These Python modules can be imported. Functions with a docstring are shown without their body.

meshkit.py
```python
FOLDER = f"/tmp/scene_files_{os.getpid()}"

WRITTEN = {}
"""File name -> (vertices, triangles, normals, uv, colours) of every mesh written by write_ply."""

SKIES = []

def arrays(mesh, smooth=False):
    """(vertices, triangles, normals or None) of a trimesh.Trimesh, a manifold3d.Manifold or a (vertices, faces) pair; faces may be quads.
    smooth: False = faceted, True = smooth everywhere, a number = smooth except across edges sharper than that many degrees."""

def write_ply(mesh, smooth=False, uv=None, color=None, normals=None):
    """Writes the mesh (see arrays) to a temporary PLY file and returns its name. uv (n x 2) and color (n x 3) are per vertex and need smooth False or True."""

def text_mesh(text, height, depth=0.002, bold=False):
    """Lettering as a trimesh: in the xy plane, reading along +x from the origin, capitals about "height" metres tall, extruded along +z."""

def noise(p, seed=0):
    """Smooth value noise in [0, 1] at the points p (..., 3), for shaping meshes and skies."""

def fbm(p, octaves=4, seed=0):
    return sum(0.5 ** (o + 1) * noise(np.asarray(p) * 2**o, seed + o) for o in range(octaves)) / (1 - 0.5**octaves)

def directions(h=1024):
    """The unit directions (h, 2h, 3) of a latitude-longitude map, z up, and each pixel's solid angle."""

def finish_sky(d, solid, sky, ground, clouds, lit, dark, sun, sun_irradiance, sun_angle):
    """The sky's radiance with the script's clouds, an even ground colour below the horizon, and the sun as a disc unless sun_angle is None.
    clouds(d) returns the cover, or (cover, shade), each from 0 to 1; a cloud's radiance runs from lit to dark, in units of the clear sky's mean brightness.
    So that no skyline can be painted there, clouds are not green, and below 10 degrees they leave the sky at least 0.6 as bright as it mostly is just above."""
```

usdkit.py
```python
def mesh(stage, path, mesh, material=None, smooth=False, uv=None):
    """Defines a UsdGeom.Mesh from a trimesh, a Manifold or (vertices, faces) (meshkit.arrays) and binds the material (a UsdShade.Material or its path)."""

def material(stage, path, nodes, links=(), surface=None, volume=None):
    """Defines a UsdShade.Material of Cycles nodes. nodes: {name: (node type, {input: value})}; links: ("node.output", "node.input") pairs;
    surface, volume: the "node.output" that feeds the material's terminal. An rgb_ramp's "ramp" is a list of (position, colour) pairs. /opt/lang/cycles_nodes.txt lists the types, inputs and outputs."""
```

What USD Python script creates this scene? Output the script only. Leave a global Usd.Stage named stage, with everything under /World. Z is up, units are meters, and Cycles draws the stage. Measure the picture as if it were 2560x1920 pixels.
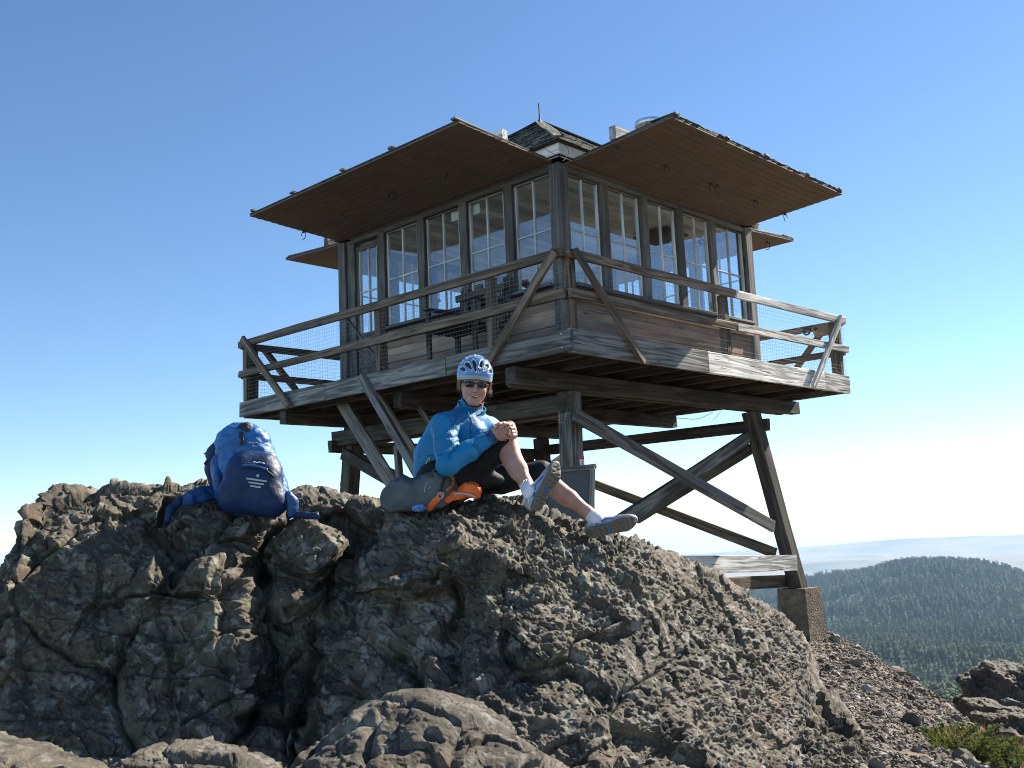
import math, random
import numpy as np, trimesh
from pxr import Usd, UsdGeom, UsdLux, UsdShade, Gf, Sdf, Vt
import usdkit, meshkit
from scipy.interpolate import RBFInterpolator, PchipInterpolator
from scipy.spatial import cKDTree
stage = Usd.Stage.CreateInMemory()
UsdGeom.SetStageUpAxis(stage, 'Z'); UsdGeom.SetStageMetersPerUnit(stage, 1.0)
UsdGeom.Xform.Define(stage, '/World'); UsdGeom.Scope.Define(stage, '/World/Looks')
A3 = np.array
# ---------------------------------------------------------------- camera, sky, sun, exposure
CAM = A3([-10.855, -9.533, -2.017]); YAW, PITCH, ROLL, FPX = 0.76099, 0.144364, -0.0434806, 2533.6   # FPX: focal length in pixels of a 2560 wide picture
EXPOSURE = 1.58
SKY_STRENGTH, SUN_INTENSITY = 0.055, 1.25
SUN = A3([1.0, -0.155, 0.77]); SUN = SUN / np.linalg.norm(SUN)
_f = A3([math.cos(YAW) * math.cos(PITCH), math.sin(YAW) * math.cos(PITCH), math.sin(PITCH)])
_r = A3([math.sin(YAW), -math.cos(YAW), 0.0]); _u = np.cross(_r, _f)
ROT = A3([_r * math.cos(ROLL) + _u * math.sin(ROLL), -_r * math.sin(ROLL) + _u * math.cos(ROLL), _f])   # rows: right, up, forward
cam = UsdGeom.Camera.Define(stage, '/World/camera')
cam.CreateHorizontalApertureAttr(36.0); cam.CreateVerticalApertureAttr(27.0); cam.CreateFocalLengthAttr(36.0 * FPX / 2560)
cam.CreateClippingRangeAttr(Gf.Vec2f(0.05, 100000.0)); cam.CreateExposureAttr(EXPOSURE)
M4 = np.eye(4); M4[0, :3], M4[1, :3], M4[2, :3], M4[3, :3] = ROT[0], ROT[1], -ROT[2], CAM
cam.AddTransformOp().Set(Gf.Matrix4d(M4.tolist()))
dome = UsdLux.DomeLight.Define(stage, '/World/sky'); dome.CreateIntensityAttr(1.0)
m_sky = usdkit.material(stage, '/World/Looks/sky_air', {
    's': ('sky_texture', {'sky_type': 'single_scattering', 'sun_disc': False, 'sun_elevation': math.asin(SUN[2]), 'sun_rotation': math.atan2(SUN[0], SUN[1]),
                          'altitude': 1500.0, 'air_density': 1.0, 'aerosol_density': 0.22, 'ozone_density': 2.3}),
    'h': ('hsv', {'saturation': 1.05, 'value': 1.03}), 'wb': ('mix', {'mix_type': 'multiply', 'fac': 1.0, 'color2': (.91, .985, 1.03)}), 'b': ('background_shader', {'strength': SKY_STRENGTH})}, [('s.color', 'h.color'), ('h.color', 'wb.color1'), ('wb.color', 'b.color')], surface='b.background')
UsdShade.MaterialBindingAPI.Apply(dome.GetPrim()).Bind(m_sky)
dome.GetPrim().SetCustomDataByKey('kind', 'structure'); dome.GetPrim().SetCustomDataByKey('label', 'clear blue sky paling to white low on the right'); dome.GetPrim().SetCustomDataByKey('category', 'sky')
sun = UsdLux.DistantLight.Define(stage, '/World/sun'); sun.CreateIntensityAttr(SUN_INTENSITY); sun.CreateAngleAttr(0.5); sun.CreateColorAttr(Gf.Vec3f(1.0, 0.93, 0.82)); sun.CreateNormalizeAttr(True)
_x = np.cross([0, 0, 1], SUN); _x /= np.linalg.norm(_x); M4 = np.eye(4); M4[0, :3], M4[1, :3], M4[2, :3] = _x, np.cross(SUN, _x), SUN
sun.AddTransformOp().Set(Gf.Matrix4d(M4.tolist()))
# ---------------------------------------------------------------- helpers
HF = A3([math.cos(YAW), math.sin(YAW), 0.0]); HR = _r       # level forward and right of the view, used to lay out the ground
def lay(r, f, z): return CAM + HR * np.asarray(r)[..., None] + HF * np.asarray(f)[..., None] + A3([0, 0, 1.0]) * np.asarray(z)[..., None]
def ray(px, py): return A3([(px - 1280) / FPX, -(py - 960) / FPX, 1.0]) @ ROT
def on_plane(px, py, axis, val):
    d = ray(px, py); return CAM + d * ((val - CAM[axis]) / d[axis])
def at(px, py, depth): return CAM + ray(px, py) * depth
_count = {}
def path_for(parent, name):
    k = (parent, name); n = _count.get(k, 0); _count[k] = n + 1
    return f'{parent}/{name}' + (f'_{n:03d}' if n else '')
def tag(prim, label=None, category=None, group=None, kind=None):
    p = prim if isinstance(prim, Usd.Prim) else (stage.GetPrimAtPath(prim) if isinstance(prim, str) else prim.GetPrim())
    for k, v in (('label', label), ('category', category), ('group', group), ('kind', kind)):
        if v: p.SetCustomDataByKey(k, v)
    return p
def thing(name, label, category, loc=(0, 0, 0), group=None, kind=None):
    p = path_for('/World', name); x = UsdGeom.Xform.Define(stage, p); x.AddTranslateOp().Set(Gf.Vec3d(*map(float, loc)))
    ORIGIN[p] = A3(loc, float); tag(x, label, category, group, kind); return p
ORIGIN = {'/World': np.zeros(3)}
def origin_of(p):
    while p not in ORIGIN: p = p.rsplit('/', 1)[0]
    return ORIGIN[p]
def put(parent, name, mesh, mat, smooth=False, gp=None, label=None, kind=None):
    """One mesh prim; the vertices are given in the world and stored relative to the thing's base."""
    p = path_for(parent, name)
    if isinstance(mesh, tuple): v, f = np.asarray(mesh[0], float), np.asarray(mesh[1], int)
    elif hasattr(mesh, 'to_mesh'): mm = mesh.to_mesh(); v, f = np.asarray(mm.vert_properties[:, :3], float), np.asarray(mm.tri_verts)
    else: v, f = np.asarray(mesh.vertices, float), np.asarray(mesh.faces)
    if f.shape[1] == 4: f = np.vstack([f[:, [0, 1, 2]], f[:, [0, 2, 3]]])
    if parent != '/World': v = v - origin_of(parent)
    if gp is not None:
        m = usdkit.mesh(stage, p, (v, f), mat)
        UsdGeom.PrimvarsAPI(m).CreatePrimvar('gp', Sdf.ValueTypeNames.Float3Array, 'vertex').Set(Vt.Vec3fArray.FromNumpy(np.asarray(gp, np.float32)))
        if smooth:
            _, _, n = meshkit.arrays((v, f), True); m.CreateNormalsAttr(Vt.Vec3fArray.FromNumpy(n.astype(np.float32))); m.SetNormalsInterpolation('vertex')
    else:
        m = usdkit.mesh(stage, p, trimesh.Trimesh(v, f, process=False), mat, smooth=smooth)
    tag(m, label, None, None, kind)
    return p
RNG = np.random.default_rng(7)
def beam_mesh(p0, p1, h, t, up=(0, 0, 1), seg=3, rough=0.003, ch=0.006, skew=0.0):
    """A sawn timber from p0 to p1, h high along "up" and t thick, edges chamfered, slightly uneven. Returns vertices, faces, grain coordinates."""
    p0, p1, up = A3(p0, float), A3(p1, float), A3(up, float)
    ax = p1 - p0; L = np.linalg.norm(ax); ax /= L
    side = np.cross(ax, up); side /= np.linalg.norm(side); upv = np.cross(side, ax)
    c = min(ch, h * .25, t * .25); a, b = h / 2, t / 2
    prof = A3([(-b + c, -a), (b - c, -a), (b, -a + c), (b, a - c), (b - c, a), (-b + c, a), (-b, a - c), (-b, -a + c)])
    rows, g, off = [], [], RNG.uniform(-50, 50, 3)
    for i in range(seg + 1):
        s = i / seg * L
        j = RNG.normal(0, rough, (8, 2)) if rough else 0
        q = prof + j
        ends = (RNG.normal(0, rough * 1.5, 8) if i in (0, seg) and rough else np.zeros(8))
        rows.append(p0 + ax * (s + ends)[:, None] + side * q[:, :1] + upv * q[:, 1:])
        g.append(np.column_stack([np.full(8, s), q[:, 0], q[:, 1]]) + off)
    v = np.vstack(rows); f = []
    for i in range(seg):
        for k in range(8):
            k2 = (k + 1) % 8; A, B, C_, D = i * 8 + k, i * 8 + k2, (i + 1) * 8 + k2, (i + 1) * 8 + k
            f += [(A, C_, B), (A, D, C_)]
    for k in range(1, 7): f += [(0, k, k + 1), (seg * 8, seg * 8 + k + 1, seg * 8 + k)]
    f = A3(f); v3 = v[f]
    if np.einsum('ij,ij->', np.cross(v3[:, 0], v3[:, 1]), v3[:, 2]) - 0 < 0 and False: f = f[:, ::-1]
    c0 = v.mean(0); vol = np.einsum('ij,ij->', np.cross(v3[:, 0] - c0, v3[:, 1] - c0), v3[:, 2] - c0)
    if vol < 0: f = f[:, ::-1]
    return v, f, np.vstack(g)
def beam(parent, name, p0, p1, h, t, mat, up=(0, 0, 1), label=None, **k):
    v, f, g = beam_mesh(p0, p1, h, t, up, **k); return put(parent, name, (v, f), mat, gp=g, label=label)
class Mb:
    """Collects shapes that make ONE part."""
    def __init__(s): s.v, s.f, s.g, s.n = [], [], [], 0
    def add(s, v, f, g=None):
        f = np.asarray(f)
        if f.shape[1] == 4: f = np.vstack([f[:, [0, 1, 2]], f[:, [0, 2, 3]]])
        s.v.append(np.asarray(v, float)); s.f.append(f + s.n); s.g.append(np.asarray(v, float) if g is None else g); s.n += len(v); return s
    def beam(s, *a, **k): return s.add(*beam_mesh(*a, **k))
    def tm(s, m): return s.add(m.vertices, m.faces)
    def tube(s, pts, r, sides=6):
        return s.add(*tube_mesh(pts, r, sides))
    def put(s, parent, name, mat, smooth=False, **k): return put(parent, name, (np.vstack(s.v), np.vstack(s.f)), mat, smooth=smooth, gp=np.vstack(s.g), **k)
def tube_mesh(pts, r, sides=6, caps=True):
    p = np.asarray(pts, float); r = np.broadcast_to(r, (len(p),)).astype(float)
    t = np.gradient(p, axis=0); t /= np.linalg.norm(t, axis=1, keepdims=True) + 1e-12
    ref = A3([0, 0, 1.0]) if abs(t[:, 2]).mean() < .8 else A3([1.0, 0, 0])
    a = np.cross(t, ref); a /= np.linalg.norm(a, axis=1, keepdims=True) + 1e-12; b = np.cross(t, a)
    an = np.arange(sides) / sides * 2 * np.pi
    v = p[:, None] + r[:, None, None] * (np.cos(an)[None, :, None] * a[:, None] + np.sin(an)[None, :, None] * b[:, None])
    f = []
    for i in range(len(p) - 1):
        for k in range(sides):
            k2 = (k + 1) % sides; A, B, C_, D = i * sides + k, i * sides + k2, (i + 1) * sides + k2, (i + 1) * sides + k
            f += [(A, C_, B), (A, D, C_)]
    if caps:
        for k in range(1, sides - 1): f += [(0, k, k + 1), ((len(p) - 1) * sides, (len(p) - 1) * sides + k + 1, (len(p) - 1) * sides + k)]
    return v.reshape(-1, 3), A3(f)[:, ::-1]
def box(lo, hi): return trimesh.creation.box(bounds=A3([np.minimum(lo, hi), np.maximum(lo, hi)]))
# ---------------------------------------------------------------- materials
def mat(name, nodes, links, surface='p.BSDF', volume=None): return usdkit.material(stage, '/World/Looks/' + name, nodes, links, surface=surface, volume=volume)
def plain(name, col, rough=0.6, **k):
    lo, hi = [c * 0.86 for c in col], [min(1, c * 1.12) for c in col]
    return mat(name, {'g': ('geometry', {}), 'n': ('noise_texture', {'scale': k.pop('scale', 14.0), 'detail': 4.0}), 'r': ('rgb_ramp', {'ramp': [(.3, lo), (.7, hi)]}),
                      'b': ('bump', {'strength': .25, 'distance': .004}), 'p': ('principled_bsdf', {'roughness': rough, **k})},
               [('g.position', 'n.vector'), ('n.fac', 'r.fac'), ('r.color', 'p.base_color'), ('n.fac', 'b.height'), ('b.normal', 'p.normal')])
def wood(name, dark, mid, light, crack=(.02, .018, .016), rough=.8, bump=.6, ring=1.0, crk=.5, paint=None):
    """Sawn timber: fibres along the first grain coordinate, growth bands that wander, fine drying cracks."""
    return mat(name, {
        'a': ('attribute', {'attribute': 'gp'}), 'oi': ('object_info', {}),
        'm1': ('mapping', {'scale': (1.6, 46, 46)}), 'n1': ('noise_texture', {'scale': 1.0, 'detail': 5.0, 'roughness': .6}),
        'm2': ('mapping', {'scale': (.55, 9, 9)}), 'n2': ('noise_texture', {'scale': 1.0, 'detail': 3.0, 'distortion': .8}),
        'w': ('math', {'math_type': 'multiply', 'value2': 26.0 * ring}), 'wf': ('math', {'math_type': 'sine'}), 'w2': ('map_range', {'from_min': -1.0, 'from_max': 1.0}),
        'mx': ('mix_float', {'fac': .45}), 'rp': ('rgb_ramp', {'ramp': [(.22, dark), (.5, mid), (.78, light)]}),
        'n3': ('noise_texture', {'scale': 2.2, 'detail': 2.0}), 'r3': ('rgb_ramp', {'ramp': [(.3, (.72, .72, .72)), (.7, (1.15, 1.13, 1.1))]}),
        'mu': ('mix', {'mix_type': 'multiply', 'fac': 1.0}),
        'm4': ('mapping', {'scale': (2.4, 60, 60)}), 'n4': ('noise_texture', {'scale': 1.0, 'detail': 2.0, 'distortion': .5}), 'r4': ('rgb_ramp', {'ramp': [(.30, (1, 1, 1)), (.36, (0, 0, 0))]}),
        'ck': ('math', {'math_type': 'multiply', 'value2': crk}), 'cm': ('mix', {'color2': crack}),
        'kv': ('voronoi_texture', {'scale': 1.0}), 'km': ('mapping', {'scale': (1.5, 7, 7)}), 'kr': ('rgb_ramp', {'ramp': [(.07, (.25, .22, .2)), (.13, (1, 1, 1))]}), 'kx': ('mix', {'mix_type': 'multiply', 'fac': .8}), 'or': ('map_range', {'to_min': .70, 'to_max': 1.28}), 'hv': ('hsv', {}),
        'hs': ('math', {'math_type': 'subtract'}), 'b': ('bump', {'strength': bump, 'distance': .004}), 'p': ('principled_bsdf', {'roughness': rough, 'specular_ior_level': .3})},
        [('a.vector', 'm1.vector'), ('m1.vector', 'n1.vector'), ('a.vector', 'm2.vector'), ('m2.vector', 'n2.vector'), ('n2.fac', 'w.value1'), ('w.value', 'wf.value1'), ('wf.value', 'w2.value'),
         ('n1.fac', 'mx.a'), ('w2.result', 'mx.b'), ('mx.result', 'rp.fac'), ('a.vector', 'n3.vector'), ('n3.fac', 'r3.fac'), ('rp.color', 'mu.color1'), ('r3.color', 'mu.color2'),
         ('a.vector', 'm4.vector'), ('m4.vector', 'n4.vector'), ('n4.fac', 'r4.fac'), ('r4.color', 'ck.value1'), ('ck.value', 'cm.fac'), ('mu.color', 'cm.color1'),
         ('oi.random', 'or.value'), ('or.result', 'hv.value'), ('a.vector', 'km.vector'), ('km.vector', 'kv.vector'), ('kv.distance', 'kr.fac'), ('cm.color', 'kx.color1'), ('kr.color', 'kx.color2'), ('kx.color', 'hv.color'), ('hv.color', 'p.base_color'),
         ('mx.result', 'hs.value1'), ('ck.value', 'hs.value2'), ('hs.value', 'b.height'), ('b.normal', 'p.normal')])
W_GREY = wood('weathered_grey_timber', (0.062, 0.059, 0.053), (0.143, 0.136, 0.124), (0.248, 0.239, 0.220), crk=.8)
W_BROWN = wood('brown_stained_timber', (.070, .048, .031), (.140, .100, .066), (.215, .165, .118))
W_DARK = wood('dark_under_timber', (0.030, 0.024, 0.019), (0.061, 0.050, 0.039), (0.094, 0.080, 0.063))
W_PALE_SUN = wood('silvery_painted_sun_timber', (.26, .245, .215), (.52, .50, .455), (.70, .68, .63), crk=1.0, bump=1.0)  # weathered silver wood, lightened further so the colour carries direct sun
W_PART_SUN = wood('silver_grey_part_sun_timber', (.11, .105, .095), (.24, .23, .21), (.38, .365, .335), crk=.9, bump=.9)  # mid tone for the partly sunlit first fascia board, light put into colour
W_SIDING = wood('brown_painted_siding', (.235, .150, .102), (.30, .20, .142), (.355, .25, .182), crk=.2, bump=.25, ring=.6)
W_SHUTTER = plain('brown_shutter_boards', (.125, .083, .053), .75, scale=3.0)
W_FRAME = wood('grey_brown_painted_frame', (0.078, 0.069, 0.060), (0.120, 0.108, 0.096), (0.162, 0.150, 0.135), crk=.25, bump=.3)
W_MUNTIN = wood('pale_painted_sash', (.42, .42, .42), (.50, .50, .50), (.58, .58, .57), crk=.15, bump=.2)
W_WHITE = wood('white_painted_trim', (0.450, 0.432, 0.423), (0.558, 0.540, 0.531), (0.648, 0.630, 0.621), crk=.35, bump=.3)
W_CEIL = wood('cream_ceiling_boards', (.74, .71, .66), (.80, .77, .72), (.84, .81, .76), crk=.1, bump=.15)
W_SHINGLE = wood('mossy_cedar_shingle', (0.026, 0.025, 0.019), (0.064, 0.064, 0.046), (0.128, 0.124, 0.094), crk=.5)
M_STEEL = plain('bright_chimney_steel', (.72, .72, .72), .22, metallic=1.0)
M_IRON = plain('rusty_black_iron', (.045, .035, .03), .6)
M_WIRE = plain('galvanised_wire', (.22, .21, .20), .5, metallic=.6)
M_BLACK = plain('stove_black', (.02, .02, .02), .5)
M_CONC = mat('stained_concrete', {'g': ('geometry', {}), 'n': ('noise_texture', {'scale': 4.0, 'detail': 8.0, 'roughness': .7}), 'r': ('rgb_ramp', {'ramp': [(.3, (.055, .043, .030)), (.5, (.115, .090, .064)), (.7, (.18, .15, .112))]}), 'v': ('voronoi_texture', {'scale': 42.0}), 'vr': ('rgb_ramp', {'ramp': [(0, (.75, .75, .75)), (1, (1.25, 1.2, 1.15))]}), 'm': ('mix', {'mix_type': 'multiply', 'fac': .7}),
    'mp': ('mapping', {'scale': (3, 3, 14)}), 'n2': ('noise_texture', {'scale': 1.0, 'detail': 4.0}), 'ad': ('math', {'math_type': 'add'}), 'b': ('bump', {'strength': .9, 'distance': .012}), 'p': ('principled_bsdf', {'roughness': .92, 'specular_ior_level': .2})},
    [('g.position', 'n.vector'), ('g.position', 'v.vector'), ('g.position', 'mp.vector'), ('mp.vector', 'n2.vector'), ('n.fac', 'r.fac'), ('v.color', 'vr.fac'), ('r.color', 'm.color1'), ('vr.color', 'm.color2'), ('m.color', 'p.base_color'), ('v.distance', 'ad.value1'), ('n2.fac', 'ad.value2'), ('ad.value', 'b.height'), ('b.normal', 'p.normal')])
M_PAPER = plain('paper', (.75, .74, .68), .8)
M_GLASS = mat('window_glass', {'f': ('layer_weight', {'blend': .5}), 'p5': ('math', {'math_type': 'power', 'value2': 4.0}), 'fm': ('map_range', {'to_min': .115, 'to_max': .75}), 't': ('transparent_bsdf', {'color': (.95, .975, .98)}), 'g': ('glossy_bsdf', {'roughness': .01, 'color': (.95, .97, 1.0)}), 'm': ('mix_closure', {})},
              [('f.facing', 'p5.value1'), ('p5.value', 'fm.value'), ('fm.result', 'm.fac'), ('t.BSDF', 'm.closure1'), ('g.BSDF', 'm.closure2')], surface='m.closure')
# ---------------------------------------------------------------- the fire lookout
AC = 2.13
T = thing('fire_lookout_tower', 'weathered wooden fire lookout cabin on timber legs with raised shutters and railed catwalk', 'lookout tower')
SIDES = {'S': lambda u, w, z: A3([u, -w, z]), 'W': lambda u, w, z: A3([-w, u, z]), 'N': lambda u, w, z: A3([u, w, z]), 'E': lambda u, w, z: A3([w, u, z])}
DX0, DX1, DY0, DY1 = -3.13, 3.0, -3.0, 3.13
r4 = lambda x, y: (1200 + x * .434, 600 + y * .434)
# legs: top and bottom of each
LEGS = {'sw': ((-2.02, -2.02, -.46), (-2.30, -2.22, -2.9)), 'se': ((1.97, -2.02, -.46), (2.46, -2.28, -3.0)), 'nw': ((-2.0, 2.06, -.46), (-2.22, 2.12, -2.9)), 'ne': ((1.97, 2.06, -.46), (2.4, 2.25, -3.0))}
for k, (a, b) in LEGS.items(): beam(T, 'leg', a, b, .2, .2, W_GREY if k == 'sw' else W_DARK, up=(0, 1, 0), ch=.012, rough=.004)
for k, (a, b) in LEGS.items():
    zt = -2.98; w0, w1 = .215, .29; x, y = b[0], b[1]
    ring = lambda w, z: [(x - w, y - w, z), (x + w, y - w, z), (x + w, y + w, z), (x - w, y + w, z)]
    v = A3(ring(w0, zt) + ring(w1, zt - 1.6)); pm = trimesh.Trimesh(v, [(0, 1, 2), (0, 2, 3), (0, 4, 5), (0, 5, 1), (1, 5, 6), (1, 6, 2), (2, 6, 7), (2, 7, 3), (3, 7, 4), (3, 4, 0), (4, 6, 5), (4, 7, 6)], process=False)
    pm = pm.subdivide().subdivide(); pv = pm.vertices + (meshkit.fbm(pm.vertices * 6, 3, 4)[:, None] - .5) * .02
    if k == 'sw' or k == 'nw': continue
    put(T, 'concrete_pier', (pv, pm.faces), M_CONC)
# floor beams along x, the girts below, joists along y
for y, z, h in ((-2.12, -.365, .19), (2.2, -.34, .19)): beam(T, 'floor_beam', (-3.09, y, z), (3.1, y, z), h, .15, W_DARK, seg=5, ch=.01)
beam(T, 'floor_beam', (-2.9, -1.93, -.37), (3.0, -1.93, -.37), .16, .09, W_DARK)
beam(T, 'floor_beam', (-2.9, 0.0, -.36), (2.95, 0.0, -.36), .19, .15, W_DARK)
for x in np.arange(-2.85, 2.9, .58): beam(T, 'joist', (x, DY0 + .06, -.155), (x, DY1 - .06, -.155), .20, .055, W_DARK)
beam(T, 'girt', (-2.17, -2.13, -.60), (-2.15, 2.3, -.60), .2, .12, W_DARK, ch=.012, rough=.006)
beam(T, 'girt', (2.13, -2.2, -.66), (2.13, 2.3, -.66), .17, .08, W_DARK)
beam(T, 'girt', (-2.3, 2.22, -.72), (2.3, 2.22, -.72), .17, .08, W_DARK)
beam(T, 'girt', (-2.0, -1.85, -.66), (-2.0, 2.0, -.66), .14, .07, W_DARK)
pA0, pA1 = on_plane(*r4(545, 1008), 1, -2.27), on_plane(*r4(1690, 1650), 1, -2.42)
beam(T, 'brace', pA0, pA1, .15, .06, W_GREY, label='long grey brace rising from the right leg to the near leg')
pB0, pB1 = on_plane(*r4(1555, 1128), 1, -1.98), on_plane(*r4(820, 1612), 1, -2.1); pB1 = pB0 + (pB1 - pB0) * 1.45
beam(T, 'brace', pB0, pB1, .16, .07, W_GREY)
pC0, pC1 = on_plane(*r4(1562, 1200), 0, 2.05), on_plane(*r4(1200, 1425), 0, 2.12); pC1 = pC0 + (pC1 - pC0) * 1.9
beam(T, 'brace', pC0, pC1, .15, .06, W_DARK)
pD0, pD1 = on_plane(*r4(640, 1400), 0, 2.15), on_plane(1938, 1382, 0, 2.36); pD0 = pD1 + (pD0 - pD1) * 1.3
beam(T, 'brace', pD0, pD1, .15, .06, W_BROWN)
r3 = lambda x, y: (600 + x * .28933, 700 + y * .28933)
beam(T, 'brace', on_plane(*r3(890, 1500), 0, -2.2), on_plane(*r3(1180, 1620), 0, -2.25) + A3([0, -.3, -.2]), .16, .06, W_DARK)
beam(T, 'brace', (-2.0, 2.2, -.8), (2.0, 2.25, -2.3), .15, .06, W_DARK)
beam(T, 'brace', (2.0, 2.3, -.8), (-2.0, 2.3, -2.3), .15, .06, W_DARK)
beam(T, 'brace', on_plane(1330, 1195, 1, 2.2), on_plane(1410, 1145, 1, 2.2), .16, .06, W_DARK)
# low girts by the pier
g0, g1 = on_plane(1722, 1412, 1, -2.42), on_plane(1988, 1407, 1, -2.42); beam(T, 'girt', g0 + (g0 - g1) * .6, g1, .215, .06, W_PALE_SUN, label='sun-bleached low girt on the pier', seg=5)  # paler wood colour stands in for the sun on this girt
g0, g1 = on_plane(1830, 1459, 1, -2.12), on_plane(1968, 1452, 1, -2.12); beam(T, 'girt', g0 + (g0 - g1) * 1.6, g1, .17, .08, W_BROWN)
beam(T, 'block', (2.60, -2.15, -2.72), (2.60, -2.15, -2.97), .10, .08, W_DARK, up=(0, 1, 0))
# deck boards along y, their ends proud of the right fascia
xs = np.arange(DX0 + .07, DX1, .142)
for i, x in enumerate(xs):
    e0, e1 = RNG.uniform(-.02, .03), RNG.uniform(-.02, .02)
    if i == len(xs) - 1: x = DX1 - .075
    beam(T, 'deck_board', (x, DY0 - .02 + e0, -.028), (x, DY1 + e1, -.028), .04, .132, W_GREY, seg=2, ch=.004)
# fascia boards
def fascia(side, cuts, w, z0, z1, mats):
    for i in range(len(cuts) - 1):
        P = SIDES[side]; beam(T, 'fascia_board', P(cuts[i] + .004, w, (z0 + z1) / 2), P(cuts[i + 1] - .004, w, (z0 + z1) / 2), z1 - z0, .05, mats[i], seg=4)
fascia('S', [-3.16, -.66, 2.26, 3.03], 3.0 + .03, -.262, -.006, [W_PART_SUN, W_PALE_SUN, W_PALE_SUN])  # right fascia: sunlight painted into the wood colour, board by board
fascia('W', [-3.06, -1.2, 1.1, 3.16], 3.155, -.245, -.03, [W_GREY, W_GREY, W_GREY])
fascia('N', [-3.1, 0, 3.03], 3.155, -.25, -.03, [W_GREY, W_GREY]); fascia('E', [-3.0, 0, 3.1], 3.03, -.25, -.03, [W_GREY, W_GREY])
for z in (-.06, -.20):
    m = trimesh.creation.icosphere(1, .013); m.apply_translation((-3.186, -2.95, z)); put(T, 'bolt', m, M_STEEL)
# railings: posts, rails, corner braces and wire mesh on every side
def rail_side(side, w, lo, hi, posts, wood_top, z_top, cut=None):
    P = SIDES[side]
    for u in posts: beam(T, 'rail_post', P(u, w - .07, -.02), P(u, w - .07, .75), .10, .10, W_BROWN, up=(0, 1, 0) if side in 'WE' else (1, 0, 0))
    a, b = lo - .02, hi + .02
    for z, h in ((z_top, .10), (.355, .095)):
        if cut is None: beam(T, 'top_rail' if h == .10 else 'mid_rail', P(a, w, z), P(b, w, z + .012), h, .05, wood_top, seg=4)
        else:
            beam(T, 'top_rail' if h == .10 else 'mid_rail', P(a, w, z), P(cut - .005, w, z + .012), h, .05, W_BROWN, seg=3)
            beam(T, 'top_rail' if h == .10 else 'mid_rail', P(cut + .005, w, z + .012), P(b, w, z + .03), h, .05, W_PALE_SUN, seg=3, label='sun-bleached rail length')  # beyond the cut the sunlit stretch is painted as paler wood
    mb = Mb()
    for z in np.arange(.03, .74, .0508): mb.tube([P(lo, w - .015, z), P((lo + hi) / 2, w - .012 + RNG.uniform(-.01, .01), z + RNG.uniform(-.012, .004)), P(hi, w - .015, z)], .0013, 3)
    for u in np.arange(lo, hi, .0508): mb.tube([P(u, w - .0135, -.01), P(u + RNG.uniform(-.004, .004), w - .0135, .745)], .001, 3)
    mb.put(T, 'wire_mesh', M_WIRE, kind='stuff')
rail_side('S', 3.06, DX0, DX1, (-3.07, -.15, 2.86), W_BROWN, .775, cut=.02)
rail_side('W', 3.175, DY0, DY1, (3.05, .045, -1.9), W_BROWN, .785)
rail_side('N', 3.14, DX0, DX1, (-3.0, 0, 2.86), W_BROWN, .785); rail_side('E', 3.02, DY0, DY1, (-2.9, 0, 3.0), W_BROWN, .785)
S, W_, N_, E_ = SIDES['S'], SIDES['W'], SIDES['N'], SIDES['E']
beam(T, 'rail_brace', S(-3.1, 3.115, .80), S(-2.04, 3.115, -.27), .075, .045, W_BROWN)
beam(T, 'rail_brace', S(2.80, 3.115, .82), S(1.78, 3.115, -.26), .085, .045, W_PALE_SUN)
beam(T, 'rail_brace', W_(2.98, 3.235, .86), W_(1.84, 3.235, -.24), .10, .05, W_BROWN)
beam(T, 'rail_brace', W_(-2.96, 3.235, .80), W_(-1.93, 3.235, -.22), .09, .05, W_BROWN)
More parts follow.
